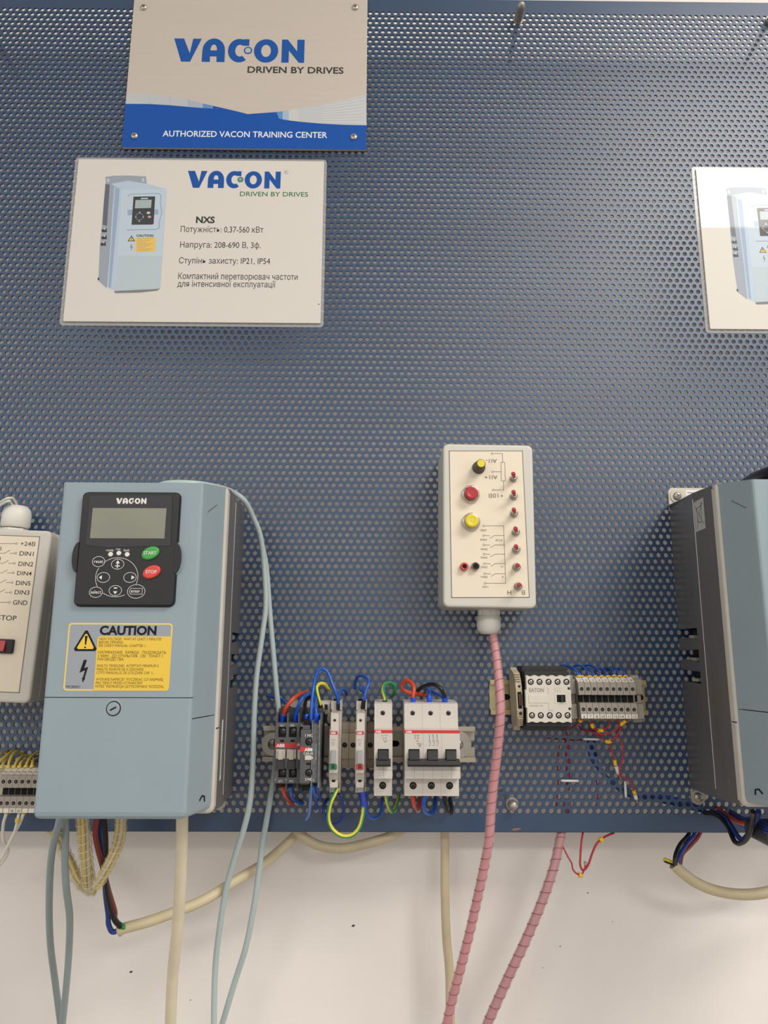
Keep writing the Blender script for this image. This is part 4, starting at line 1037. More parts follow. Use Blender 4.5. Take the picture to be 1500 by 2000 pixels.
mb = MB(); a = ca(630, 1100); b = ca(695, 1070); mb.slab(a[0], b[0], a[1], b[1], 84.9, 85.15); mb.build('vent_slot', 'black_hole', aux)
for a, b in ((61.4, 66.5), (4, 10)):
    mb = MB(); mb.slab(2.0, 7.8, a, b, 64, 77, .2); mb.build('wire_entry', 'black_hole', aux)

# ------------------------------------------------------------------ right rail: slim relay, white contactor, terminals
fr = lambda loc, h: Frame(loc, 0, h)
RL = (137.8, 0, 1270.0)
t = thing('slim_relay_socket', 'slim beige relay holder with ribbed ends at the left of the white contactor', 'relay', RL, -.03)
prof = [(12.3, 0), (22, -1), (26, 4), (38, 6), (44, 14), (46, 20), (46, 42), (44, 48), (38, 56), (26, 59), (22, 61), (12.3, 60)]
mb = MB(); mb.px(prof, 0, 6.0); rb_ = mb.build('socket_body', 'relay_beige', t)
mb = MB()
for k in range(4):
    mb.slab(.6, 5.6, 5.5 + 2.1 * k, 6.5 + 2.1 * k, 38 + 1.3 * k, 41.5 + 1.5 * k); mb.slab(.6, 5.6, 48.3 + 2.1 * k, 49.3 + 2.1 * k, 43 - 1.4 * k, 46 - 1.6 * k)
tag(mb.build('rib', 'relay_beige', rb_), kind='stuff')
for z in (17.5, 43):
    mb = MB(); well_screw(mb, 3.4, z, 1.5, 45.6, 0, 1, 2); mb.build('terminal_screw', SCR, t)
mb = MB(); mb.slab(1.2, 5.0, 22, 38, 45.8, 46.2); mb.slab(2, 5.6, 25, 36, 46.1, 47, .2, .2, 1); mb.build('relay_window', ['black_hole', 'relay_brown'], t)
EL = (145.6, 0, 1270.0)
e = thing('contactor', 'white-faced contactor with ten screw terminals on a black base', 'contactor', EL)
fe = Frame(EL, 0, 52); E_ = lambda x, y, h=52: fe(950 + x / 8.333, 1290 + y / 8.333, h)
mb = MB(); mb.slab(-.5, 44.5, 1, 62.5, 12.5, 38, .8, .5); mb.slab(0, 44.2, 5, 58, 38, 46, .6, .4); bs = mb.build('base', 'eaton_black', e)
a = E_(650, 770); b = E_(1400, 480)
wave_t = [(44.2 - 8.9 * k / 8 * 1.0, 53.3 + .9 * (1 if (k // 4) % 2 == 0 else 1) * math.cos(k * math.pi / 4)) for k in range(0, 41)]
wt = []; wbm = []
x0, x1 = E_(670, 900)[0], E_(1385, 900)[0]
for k in range(41):
    xx = x1 + (x0 - x1) * k / 40; wt.append((xx, E_(1000, 246)[1] + .7 * math.cos(2 * math.pi * k / 8) - .3)); wbm.append((xx, E_(1000, 1004)[1] - .5 * math.cos(2 * math.pi * k / 8)))
out = wt + [(x0, b[1]), (x0 - 1.2, b[1]), (x0 - 1.2, a[1]), (x0, a[1])] + wbm[::-1] + [(x1, a[1] - 2.2), (x1 - 2.6, a[1] - 2.2), (x1 - 2.6, a[1] + .4), (x1 + .6, a[1] + .4), (x1 + .6, b[1]), (x1 - 2.6, b[1] + .2), (x1 - 2.6, b[1] + 2.6), (x1, b[1] + 2.6)]
mb = MB(); mb.prism(out, 46, 52); fc_ = mb.build('face', 'eaton_white', e)
for y in (348, 893):
    for k in range(5):
        x, z = E_((722, 865, 1012, 1158, 1302)[k] + (20 if y > 500 else 0), y); mb = MB(); well_screw(mb, x, z, 3.0, 52, 0, 1, 2)
        mb.m[1 if False else 0] = 0; mb.build('terminal_screw', ['black_hole', 'chrome', 'ink_grey'], fc_)
mb = MB(); a = E_(1125, 700); b = E_(1290, 552); mb.slab(a[0] - .6, b[0] + .3, a[1] - .2, b[1] + .4, 51.9, 52.4, .2, .1, 0); mb.slab(a[0] + 1.4, b[0] - .5, a[1] + 1.2, b[1] - .4, 52, 52.45, 0, 0, 1); mb.slab(a[0] + 5, b[0] - 2.4, a[1] + 1.4, b[1] - 1.2, 52.3, 54, .2, .2, 2); mb.build('indicator_window', ['eaton_white', 'black_hole', 'eaton_black'], fc_)
mb = MB(); a = E_(690, 690); b = E_(1015, 560); mb.slab(a[0], b[0], a[1], b[1], 51.9, 52.5, .2, .2); mb.build('marking_plate', 'eaton_white', fc_)
mb = MB(); a = E_(695, 512); b = E_(930, 452); mb.text('EATON', a[0], a[1], b[1] - a[1], 52.1, 0, b[0] - a[0], 'l', .03); mb.build('lettering', 'breaker_line', fc_); mb = MB(); a = E_(705, 752); b = E_(915, 722); mb.text('DILEM-10', a[0], a[1], b[1] - a[1], 52.1, 0, b[0] - a[0]); mb.build('lettering', 'breaker_line', fc_); mb = MB()
mb.line([E_(1005, 450), E_(1005, 552)], .25, 52.1); mb.line([E_(1015, 700), E_(1015, 815), E_(1095, 815)], .3, 52.1)
for k in range(3): mb.line([E_(1105 + 40 * k, 440), E_(1125 + 34 * k, 475), E_(1118 + 38 * k, 520)], .2, 52.1)
mb.build('type_print', 'breaker_line', fc_)

TPROF = [(8, -3), (28, -3), (36, -1), (42, .5), (46.5, 3), (46.5, 15.6), (39, 16), (39, 23), (46.5, 23.4), (46.5, 34.5), (42, 37), (36, 40), (28, 41), (8, 41)]
def make_terminal(label, loc, ry, w, top, bot, group):
    t = thing('terminal_block', label, 'terminal block', loc, ry, group)
    mb = MB(); mb.px(TPROF, .12, w - .12); bd = mb.build('block_body', 'terminal_grey', t)
    mb = MB(); mb.slab(.3, w - .9, 16.2, 22.8, 39, 40.2, .2); mb.build('bridge_slot', 'black_hole', t)
    for z in (9.5, 29.0):
        mb = MB(); mb.disc(w / 2 + .1, z, 1.75, 1.75, 46.62, 0, 14); mb.lathe(w / 2 + .1, z - .1, [(1.1, 46.63), (1.0, 46.9)], 8, 1, False); mb.build('terminal_screw', ['black_hole', 'dark_screw'], t)
    for zc, s_, pr in ((37.2, top, [(45.0, 35.4), (45.6, 36.1), (36.8, 40.5), (36.2, 39.6)]), (1.2, bot, [(45.6, 1.4), (46.8, 2.6), (46.0, 3.2), (37.0, -1.2), (37.4, -1.8)])):
        mb = MB(); mb.px(pr if zc > 20 else [(47.0, 1.0), (47.2, 5.0), (46.2, 5.0), (46.0, 1.0)], .35, w - .35); mk = mb.build('number_tag', 'terminal_white', t)
        if s_:
            mb = MB(); vs, fs, wid = glyphs(s_, .0); k = 2.6 / CAPH; kx = min(k, (w - 2) / wid) if wid else k
            if zc > 20:
                o_, u_ = (46.0 - 1.0, 36.75 + .15), (-.895, .447)
                mb.add([(w / 2 - wid * kx / 2 + a * kx, -(45.0 + .25 + u_[0] * b * k * .9), 36.75 + u_[1] * b * k * .9 + .35) for a, b, _ in vs], fs, 0)
            else:
                mb.add([(w / 2 - wid * kx / 2 + a * kx, -47.35, 1.7 + b * k * .9) for a, b, _ in vs], fs, 0)
            mb.build('lettering', 'print_dark', mk)
    return t
ordn = ['leftmost', 'second from the left', 'third from the left', 'fourth from the left', 'middle', 'fourth from the right', 'third from the right', 'second from the right', 'rightmost']
tops = ['1', '2', '3', '4', '5', '6', '8', '9', '9']; bots = ['6', '7', '8', '10', '11', '12', '14', '7', '13']
for i in range(9):
    xx = 199.6 + 6.2 * i
    make_terminal('grey numbered terminal block, %s of nine beside white contactor' % ordn[i], (xx, 0, 1282.0), -.045 + .004 * i, 6.2, tops[i], bots[i], 'terminal blocks on the right rail')
for label, x0, w in (('grey end bracket between the white contactor and the terminal row', 191.6, 7.0), ('grey end bracket closing the right end of the terminal row', 256.4, 8.6)):
    t = thing('end_bracket', label, 'bracket', (x0, 0, 1278.0), -.02)
    mb = MB(); mb.px([(8, 0), (30, 0), (32, 3), (38, 4), (38, 18), (33, 19), (33, 27), (38, 28), (38, 42), (32, 43), (30, 46), (8, 46)], 0, w); bb = mb.build('bracket_body', 'terminal_grey', t)
    mb = MB(); mb.slab(w * .3, w * .55, 20, 26.5, 33, 33.3); mb.build('slot', 'black_hole', bb)
    mb = MB(); mb.slab(.4, w - .4, 42.5, 45, 30, 32.2); mb.build('metal_strip', 'screw_metal', bb)
tl = ['11', '12', '13', '14', '15', '16', '16', '17']; ordl = ['first', 'second', 'third', 'fourth', 'fifth', 'sixth', 'seventh']
xs0 = U(11, 1535, 46)[0]
for i in range(1, 8):
    xx = xs0 + 6.0 * (i - 2)
    make_terminal('grey terminal block below the upright-lettered control box, %s from the left edge' % ordl[i - 1], (xx, 0, 1194.0), .02, 6.0, tl[i], {3: 'III', 4: '10'}.get(i, ''), 'terminal blocks at the left edge')

# ------------------------------------------------------------------ wires round the left rail
def c6(x, y, h): return (490 + x / 3.333, 1280 + y / 3.333, h)
WB = 'wire_blue'
def w6(label, pts, r, mats, ends=(), twist=0.0, group=None):
    return wire('wire', label, 'wire', [c6(*p) for p in pts], r, mats, 6, 10, twist, group, ends)
w6('orange-red wire arching from the left terminal of the dark contactor', [(206, 440, 48), (207, 395, 50), (235, 330, 54), (285, 275, 50), (340, 245, 30), (372, 240, -2)], 2.1, 'wire_red', [(0, 8, 2.7, 'ferrule_blue', 'ferrule')])
w6('blue wire arching from the second terminal of the dark contactor', [(292, 438, 48), (293, 385, 50), (320, 305, 54), (355, 262, 46), (395, 245, 16), (412, 250, -2)], 1.9, WB, [(0, 8, 2.6, 'ferrule_blue', 'ferrule')])
w6('black wire bending back from the third terminal of the dark contactor', [(364, 436, 48), (362, 390, 48), (352, 330, 36), (365, 285, 14), (392, 268, -2)], 2.0, 'wire_black', [(0, 7, 2.6, 'ferrule_blue', 'ferrule')])
w6('blue wire looping high from the slim contact block to the green-insert lamp', [(391, 470, 70), (391, 400, 74), (397, 300, 72), (409, 200, 66), (428, 120, 56), (460, 86, 48), (500, 112, 46), (528, 180, 48), (552, 240, 50), (566, 295, 46), (568, 350, 38)], 1.55, WB, [(56, None, 1.9, 'wire_black', 'ferrule')])
w6('short blue wire rising behind the tall blue loop at the dark contactor', [(412, 395, 46), (416, 330, 44), (422, 280, 30), (412, 245, 8), (405, 235, -2)], 1.4, WB)
w6('blue wire plugged in the thick blue sleeve of the dark contactor', [(428, 430, 48), (426, 380, 48), (420, 330, 44), (416, 270, 26), (420, 232, 4), (424, 228, -2)], 1.5, WB, [(0, 7, 4.4, 'ferrule_blue', 'ferrule')])
w6('yellow-green wire hooked over behind the dark contactor', [(456, 345, 26), (446, 300, 28), (433, 250, 24), (428, 210, 20), (445, 186, 16), (475, 186, 12), (500, 214, 4), (506, 222, -2)], 1.8, ('wire_green', 'wire_yellow'), [(0, 4, 2.4, 'wire_black', 'ferrule')])
w6('thin blue wire, upper of two reaching left from the dark contactor', [(104, 266, -2), (112, 267, 3), (160, 272, 6), (205, 288, 12), (240, 318, 20), (250, 345, 26)], 1.2, WB)
w6('thin blue wire, lower of two reaching left from the dark contactor', [(128, 272, -2), (136, 272, 2), (175, 290, 6), (215, 310, 12), (240, 335, 20)], 1.1, 'wire_lightblue')
w6('short blue wire hooked to the right above the green-insert lamp', [(568, 345, 38), (569, 300, 40), (572, 258, 34), (588, 224, 24), (612, 226, 12), (622, 250, 2), (624, 258, -2)], 1.45, WB)
w6('blue wire looping to the left above the red-insert lamp', [(727, 345, 38), (738, 280, 42), (752, 220, 40), (769, 178, 36), (756, 150, 30), (728, 134, 22), (700, 136, 14), (682, 165, 6), (679, 210, 0), (678, 218, -2)], 1.5, WB, [(0, 6, 2.2, 'wire_black', 'ferrule')])
w6('short curled blue wire behind the blue loop of the red-insert lamp', [(744, 285, 30), (740, 250, 26), (726, 232, 16), (712, 224, 8), (722, 205, 2), (730, 200, -2)], 1.3, WB)
w6('yellow-green wire hooked over the top of the single-pole breaker', [(873, 305, 44), (872, 275, 44), (860, 235, 36), (866, 200, 26), (888, 180, 18), (918, 182, 12), (938, 206, 8), (932, 242, 4), (916, 270, -2)], 1.8, ('wire_yellow', 'wire_green'), [(0, 4, 2.3, 'wire_black', 'ferrule')])
w6('orange-red wire looped once above the three-pole breaker', [(1056, 308, 44), (1056, 265, 46), (1062, 215, 44), (1045, 178, 38), (1012, 164, 32), (986, 184, 28), (988, 220, 26), (1030, 242, 24), (1085, 250, 18), (1130, 258, 8), (1148, 262, -2)], 2.0, 'wire_red', [(0, 6, 2.7, 'ferrule_blue', 'ferrule')])
w6('blue wire rising from the middle pole of the three-pole breaker', [(1162, 308, 44), (1162, 265, 44), (1160, 232, 30), (1150, 212, 10), (1144, 204, -2)], 2.0, WB, [(0, 6, 2.7, 'ferrule_blue', 'ferrule')])
w6('black wire arching over the three-pole breaker', [(1265, 306, 44), (1258, 265, 48), (1238, 218, 50), (1200, 192, 46), (1160, 190, 38), (1120, 204, 26), (1090, 226, 8), (1078, 236, -2)], 2.0, 'wire_black', [(0, 6, 2.8, 'ferrule_blue', 'ferrule')])
w6('blue wire slanting left from the right pole of the three-pole breaker', [(1258, 302, 44), (1244, 268, 40), (1208, 252, 26), (1172, 232, 8), (1160, 222, -2)], 1.8, WB)
# below the rail
w6('orange-red wire leaving the bottom of the dark contactor', [(208, 850, 46), (212, 885, 42), (232, 925, 26), (262, 962, 6), (270, 974, -2)], 2.0, 'wire_red')
w6('blue wire bending right under the dark contactor beside the orange-red one', [(256, 850, 46), (262, 900, 38), (278, 938, 22), (310, 955, 8), (338, 962, -2)], 1.9, WB)
w6('pale blue wire hanging straight from the slim contact block', [(392, 855, 68), (388, 920, 60), (384, 990, 40), (376, 1040, 24), (360, 1066, 16)], 1.5, 'wire_lightblue')
w6('blue wire curving under the slim contact block, middle of three', [(402, 850, 66), (412, 900, 52), (426, 950, 26), (428, 985, 6), (422, 1003, -2)], 1.5, WB)
w6('short blue wire under the dark contactor, nearest the green-insert lamp', [(424, 850, 56), (438, 895, 40), (452, 930, 14), (458, 948, -2)], 1.5, WB)
w6('large yellow-green loop joining the bottoms of both signal lamps', [(562, 868, 42), (545, 905, 46), (520, 960, 48), (504, 1040, 46), (516, 1105, 44), (556, 1155, 44), (610, 1178, 44), (664, 1166, 44), (704, 1122, 44), (726, 1050, 44), (735, 970, 44), (728, 890, 42)], 1.9, ('wire_yellow', 'wire_green'), [(59, None, 3.9, 'ferrule_navy', 'ferrule')])
w6('blue loop of wire under the green-insert lamp', [(572, 900, 34), (592, 950, 28), (606, 1010, 22), (590, 1070, 18), (546, 1102, 14), (500, 1086, 10), (474, 1030, 8), (480, 972, 4), (500, 938, 0), (506, 930, -2)], 1.5, 'wire_darkblue')
w6('blue loop of wire under the red-insert lamp', [(744, 895, 36), (744, 960, 34), (752, 1020, 30), (782, 1060, 26), (822, 1056, 20), (848, 1010, 12), (856, 950, 4), (856, 930, -2)], 1.5, WB)
w6('yellow-green wire looping under the single-pole breaker', [(880, 912, 44), (886, 955, 42), (902, 1000, 34), (922, 1018, 24), (944, 985, 14), (960, 930, 4), (966, 905, -2)], 1.7, ('wire_green', 'wire_yellow'))
w6('orange-red loop under the left pole of the three-pole breaker', [(1052, 910, 44), (1058, 955, 40), (1070, 992, 30), (1088, 998, 20), (1100, 970, 10), (1096, 930, -2)], 2.0, 'wire_red')
w6('blue loop under the middle pole of the three-pole breaker', [(1136, 910, 44), (1124, 965, 42), (1134, 1015, 34), (1164, 1032, 24), (1192, 1010, 16), (1204, 960, 8), (1200, 925, -2)], 2.0, WB)
w6('black loop under the right pole of the three-pole breaker', [(1258, 910, 44), (1266, 965, 42), (1282, 1018, 34), (1300, 1030, 24), (1306, 990, 12), (1296, 930, -2)], 2.0, 'wire_black')

# ------------------------------------------------------------------ wires of the right rail
def c8(x, y, h): return (1100 + x / 8.333, 1290 + y / 8.333, h)
bl = [((250, 262), (215, 180), (120, 105), (20, 95), (-60, 125)), ((300, 262), (262, 205), (200, 150), (90, 85), (-20, 82)), ((420, 262), (395, 190), (330, 110), (230, 78), (150, 110)),
      ((515, 262), (480, 205), (420, 140), (360, 112), (340, 130)), ((620, 262), (590, 190), (520, 110), (410, 75), (340, 95)), ((722, 262), (700, 200), (650, 150), (590, 135), (560, 150)),
      ((825, 250), (815, 190), (790, 140), (720, 120), (670, 140)), ((915, 258), (895, 190), (850, 135), (780, 112), (730, 150)), ((1010, 258), (995, 190), (960, 140), (915, 120), (890, 140))]
nm = ['first', 'second', 'third', 'fourth', 'fifth', 'sixth', 'seventh', 'eighth', 'ninth']
for i, b in enumerate(bl):
    wire('wire', 'thin blue wire arching from the row of grey terminals, %s from the white contactor' % nm[i], 'wire', [c8(b[0][0] + 6, b[0][1] + 10, 38)] + [c8(p[0], p[1], h) for p, h in zip(b[1:], (36, 26, 14, 2))] + [c8(b[4][0] - 20, b[4][1] + 18, -3)], 1.15, WB, 6, 8, 0, 'thin blue wires above the terminal row', [(0, 3, 2.3, 'marker_yellow', 'wire_marker')])
def c9(x, y, h): return (940 + x / 4.167, 1280 + y / 4.167, h)
def w9(label, pts, ends=(), r=.8, m='wire_thinred'):
    return wire('wire', label, 'wire', [c9(*p) for p in pts], r, m, 6, 8, 0, None, ends)
MK = lambda a, b, r=1.8: (a, b, r, 'marker_yellow', 'wire_marker')
w9('thin red wire running left under the terminals behind the white contactor', [(812, 520, 38), (795, 545, 34), (740, 585, 20), (690, 605, 8), (655, 610, -2)], [MK(1, 5, 2.0)])
w9('thin red wire dropping with its yellow tag under the second terminal', [(897, 515, 38), (900, 545, 36), (905, 580, 34), (935, 600, 28), (985, 612, 26), (1030, 575, 30), (1048, 530, 36)], [MK(8, 14), MK(20, 26)])
w9('thin red wire sagging from the panel to the right end of the terminals', [(795, 575, -2), (815, 600, 8), (880, 618, 18), (950, 638, 24), (1020, 640, 28), (1090, 605, 32), (1150, 550, 36), (1190, 525, 38)], [MK(34, 41)])
w9('thin red wire crossing down from the panel to the tag at the low bend', [(880, 600, -2), (920, 622, 10), (975, 665, 18), (1035, 705, 24), (1095, 660, 30), (1135, 590, 34), (1110, 525, 38)], [MK(16, 21)])
w9('thin red wire ending in a white pin with yellow tag', [(1012, 690, 20), (1045, 740, 20), (1075, 810, 18), (1092, 890, 16), (1112, 950, 12), (1128, 985, 8), (1145, 1035, 6)], [MK(15, 19), (19, 26, 1.9, 'ferrule_white', 'ferrule'), (26, None, 1.0, 'screw_metal', 'pin')])
w9('thin red wire hanging lowest and ending in a white pin', [(1110, 650, 22), (1145, 720, 22), (1152, 820, 20), (1130, 920, 16), (1132, 975, 14), (1190, 1010, 12), (1228, 1060, 12), (1240, 1100, 10), (1256, 1150, 8), (1270, 1200, 6)], [MK(42, 46), (46, 51, 1.9, 'ferrule_white', 'ferrule'), (51, None, 1.0, 'screw_metal', 'pin')])
# cable ties threaded through the holes
for label, a, b in (('white cable tie threaded through the panel just under the terminals', (835, 680), (955, 684)), ('white cable tie threaded through the panel above the bottom edge', (655, 1020), (785, 1022)), ('upright white cable tie below the red wires', (1170, 1030), (1176, 1150))):
    m_ = ((a[0] + b[0]) / 2, (a[1] + b[1]) / 2)
    wire('cable_tie', label, 'cable tie', [c9(a[0], a[1], -6), c9(a[0], a[1], .6), c9(a[0] + (b[0] - a[0]) * .15, a[1] + (b[1] - a[1]) * .15, 2.2), c9(m_[0], m_[1], 2.6), c9(a[0] + (b[0] - a[0]) * .85, a[1] + (b[1] - a[1]) * .85, 2.2), c9(b[0], b[1], .6), c9(b[0], b[1], -6)], 1.3, 'tie_white', 5, 8)
# wires running behind the panel, showing through its holes
def behind(label, m, r, pts): wire('wire', label, 'wire', [c9(x, y, h) for x, y, h in pts], r, m, 6, 8)
behind('thick pink-red wire bundle behind the panel going down to the bottom edge', 'wire_thinred', 2.6, [(650, 560, -4), (690, 660, -5), (700, 800, -6), (706, 1000, -6), (703, 1100, -6)])
behind('thin red wire behind the panel left of the thick pink-red bundle', 'wire_thinred', 1.0, [(655, 650, -4), (632, 740, -5), (618, 860, -5), (625, 1000, -5), (618, 1150, -5), (600, 1280, -6)])
behind('thin red wire behind the panel running left under the white contactor', 'wire_thinred', 1.0, [(500, 668, -9), (580, 676, -9), (660, 680, -9), (760, 690, -9), (840, 676, -9), (880, 600, -9)])
behind('thin red wire behind the panel under the hanging red wires', 'wire_thinred', 1.0, [(930, 1000, -4), (948, 1080, -5), (944, 1180, -5), (920, 1280, -6)])
for k, nm_ in enumerate(('upper', 'middle', 'lower')):
    behind('blue wire behind the panel running to the right converter, %s of three' % nm_, 'wire_darkblue', 1.9, [(870 + 22 * k, 660, -4 - 5 * k), (875 + 25 * k, 760, -4 - 5 * k), (900 + 20 * k, 850 + 8 * k, -4 - 5 * k), (970 + 16 * k, 940 + 14 * k, -4 - 5 * k), (1080 + 12 * k, 1040 + 18 * k, -4 - 5 * k), (1220, 1110 + 18 * k, -4 - 5 * k), (1420, 1135 + 22 * k, -4 - 5 * k), (1600, 1170 + 24 * k, -4 - 5 * k), (1800, 1220 + 24 * k, -4 - 5 * k)])
# red wires hanging under the panel
w9('thin red wire from the pink cable with a yellow tag at its lowest bend', [(630, 1420, -8), (655, 1530, 0), (700, 1630, 4), (735, 1690, 6), (745, 1740, 6), (775, 1775, 6), (812, 1785, 6), (838, 1745, 6), (850, 1680, 6)], [MK(33, 38, 2.6), (46, None, 1.6, 'dull_metal', 'pin')])
w9('thin red wire hooked up to a bare tagged end under the panel', [(830, 1430, -6), (815, 1520, 0), (806, 1640, 2), (806, 1710, 3), (830, 1750, 4), (870, 1705, 4), (900, 1620, 3), (935, 1540, 0), (968, 1505, -2), (1020, 1470, -6), (1080, 1445, -10)], [MK(47, 51, 2.6), (51, None, .8, 'dark_screw', 'pin')], 1.1)

# ------------------------------------------------------------------ wires at the left edge
def c1(x, y, h): return (x / 7.69, 1440 + y / 7.69, h)
yl = [((20, 470), (45, 400), (90, 340), (150, 320), (190, 330)), ((125, 470), (140, 370), (190, 260), (260, 205), (330, 250)), ((205, 465), (240, 385), (300, 305), (370, 275), (450, 280)), ((290, 465), (310, 390), (350, 350), (410, 330), (460, 320)), ((385, 460), (405, 390), (450, 310), (520, 250), (590, 215)), ((480, 460), (488, 380), (510, 340), (560, 318), (600, 310)), ((-40, 400), (10, 350), (100, 270), (170, 215), (210, 190)), ((-60, 300), (-20, 270), (20, 240), (60, 220), (90, 215))]
for i, b in enumerate(yl):
    wire('wire', 'thin yellow wire above the left-edge terminals, %s of the eight counted from the left edge' % ('third', 'fourth', 'fifth', 'sixth', 'seventh', 'last', 'second', 'first')[i], 'wire', [c1(p[0], p[1], h) for p, h in zip(b, (38, 36, 28, 14, 3))] + [c1(b[4][0] + 14, b[4][1] + 6, -3)], 1.35, 'wire_ochre', 6, 8, 0, 'yellow wires above the left terminals', [(0, 4, 2.2, 'wire_ochre', 'wire_marker')] if i < 6 else ())
wire('wire', 'white wire hanging nearest the left edge below the terminals', 'wire', [c1(100, 1130, 40), c1(85, 1180, 40), c1(55, 1280, 36), c1(42, 1420, 28), c1(55, 1560, 20), c1(110, 1650, 10), c1(115, 1740, 4), c1(60, 1840, -6), c1(-60, 1980, -16)], 1.5, 'wire_white', 6, 8, 0, None, [(0, 4, 2.3, 'wire_ochre', 'wire_marker')])
wire('wire', 'white wire sloping down-left from the terminals beside the converter', 'wire', [c1(360, 1130, 40), c1(340, 1180, 40), c1(290, 1300, 38), c1(200, 1470, 32), c1(110, 1650, 26), c1(40, 1790, 20), c1(-60, 1930, 12)], 1.6, 'wire_white', 6, 8, 0, None, [(0, 4, 2.3, 'wire_ochre', 'wire_marker')])
wire('wire', 'short white wire with a yellow tag joining the sloping white wire', 'wire', [c1(290, 1130, 40), c1(275, 1190, 42), c1(262, 1260, 42), c1(245, 1330, 40), c1(220, 1420, 37)], 1.4, 'wire_white', 6, 8, 0, None, [(8, 14, 2.3, 'wire_ochre', 'wire_marker')])
for lab, dx in (('upper white wire curling over the white gland at the left edge', 0), ('lower white wire curling over the white gland at the left edge', 26)):
    wire('wire', lab, 'wire', [((152 - dx) / 4.546, 960 + (124 + dx) / 4.546, 26), ((120 - dx) / 4.546, 960 + (66 + dx) / 4.546, 38), (80 / 4.546, 960 + (58 + dx) / 4.546, 44), (30 / 4.546, 960 + (78 + dx) / 4.546, 42), (-6, 960 + (120 + dx) / 4.546, 36), (-24, 1010, 24), (-34, 1060, 8)], 1.3, 'wire_white', 6, 8)

# ------------------------------------------------------------------ cables
def cable(label, pts, r, m, per=8, n=12, ends=(), cat='cable', name='cable'):
    return wire(name, label, cat, pts, r, m, per, n, 0, None, ends)
cable('pale grey cable over the converter top, left strand falling past the rail', [(300, 953, 120), (330, 944, 132), (385, 945, 128), (430, 953, 96), (455, 962, 68), (478, 979, 57), (495, 1012, 43), (509, 1050, 34), (516, 1110, 26), (519, 1180, 26), (512, 1240, 28), (501, 1320, 30), (496, 1400, 32), (494, 1480, 34), (489, 1560, 36), (476, 1620, 34), (457, 1680, 30), (441, 1740, 24), (428, 1820, 18), (420, 1900, 12), (417, 2020, 6)], 2.9, 'cable_grey')
cable('pale grey cable running behind the dark contactor, right strand', [(510, 1056, 19), (520, 1110, 18), (527, 1200, 17), (534, 1280, 16), (540, 1350, 15.5), (545, 1400, 15.5), (543, 1440, 15.5), (539, 1480, 15.5), (531, 1540, 14), (521, 1600, 12), (512, 1650, 12), (506, 1700, 12), (496, 1770, 8), (480, 1850, 2), (458, 1920, -6), (428, 2020, -14)], 2.9, 'cable_grey')
cable('dark grey cable hanging from the keypad converter, left strand', [(120, 1585, 130), (114, 1612, 126), (104, 1650, 110), (98, 1700, 92), (96, 1780, 70), (99, 1850, 50), (108, 1920, 32), (121, 2020, 10)], 3.0, 'cable_slate')
cable('dark grey cable hanging from the keypad converter, right strand', [(128, 1585, 117), (128, 1640, 111), (127, 1690, 103), (130, 1740, 96), (136, 1790, 80), (135, 1850, 62), (130, 1920, 50), (120, 2020, 28)], 3.0, 'cable_slate')
cable('thick cream cable hanging straight down from the keypad converter', [(356, 1585, 120), (355, 1650, 112), (351, 1750, 90), (345, 1830, 72), (337, 1910, 52), (332, 2020, 30)], 5.2, 'cable_cream')
cable('beige cable with stripped end rising right behind the cream cable', [(232, 1818, 36), (246, 1812, 36), (290, 1800, 34), (340, 1782, 30), (400, 1757, 22), (460, 1720, 8), (510, 1690, -10), (545, 1662, -26), (580, 1628, -36), (600, 1600, -39)], 5.0, 'cable_beige', ends=[(0, 3, 5.3, 'cable_tan', 'cut_end')])
cable('beige cable sagging in an arc under the panel below the lamps', [(570, 1608, -19), (592, 1634, -19), (625, 1652, -20), (668, 1657, -22), (715, 1648, -22), (760, 1634, -22), (800, 1612, -22)], 5.0, 'cable_tan')
cable('beige cable hanging down the wall behind the pink cable', [(868, 1600, -30), (869, 1660, -30), (869, 1740, -30), (872, 1830, -30), (878, 1900, -30), (880, 2020, -30)], 4.6, 'cable_tan')
cable('beige cable bowing below the right converter with stripped end', [(1316, 1688, 18), (1330, 1702, 18), (1360, 1724, 16), (1400, 1740, 14), (1450, 1747, 14), (1500, 1742, 14), (1560, 1722, 10), (1600, 1690, 4)], 5.2, 'cable_tan', ends=[(0, 3, 5.5, 'cable_beige', 'cut_end')])
wire('wire', 'bare yellow-green wire stub poking left from the stripped beige cable', 'wire', [(1297, 1679, 20), (1306, 1683, 20), (1316, 1687, 19), (1328, 1698, 18)], 2.3, ('wire_yellow', 'wire_black'), 4, 8)
for lab, m, pts in (('black wire entering the stripped beige cable under the right converter', 'wire_black', [(1350, 1600, -12), (1346, 1628, -6), (1328, 1650, 10), (1319, 1672, 22), (1319, 1690, 25)]), ('blue wire entering the stripped beige cable under the right converter', 'wire_darkblue', [(1362, 1600, -12), (1356, 1630, -6), (1340, 1650, 6), (1327, 1672, 18), (1324, 1694, 20)]), ('red-brown wire entering the stripped beige cable under the right converter', 'wire_brown', [(1374, 1600, -12), (1366, 1630, -8), (1350, 1650, 0), (1333, 1668, 8), (1328, 1690, 12)])):
    wire('wire', lab, 'wire', pts, 2.1, m, 6, 8)
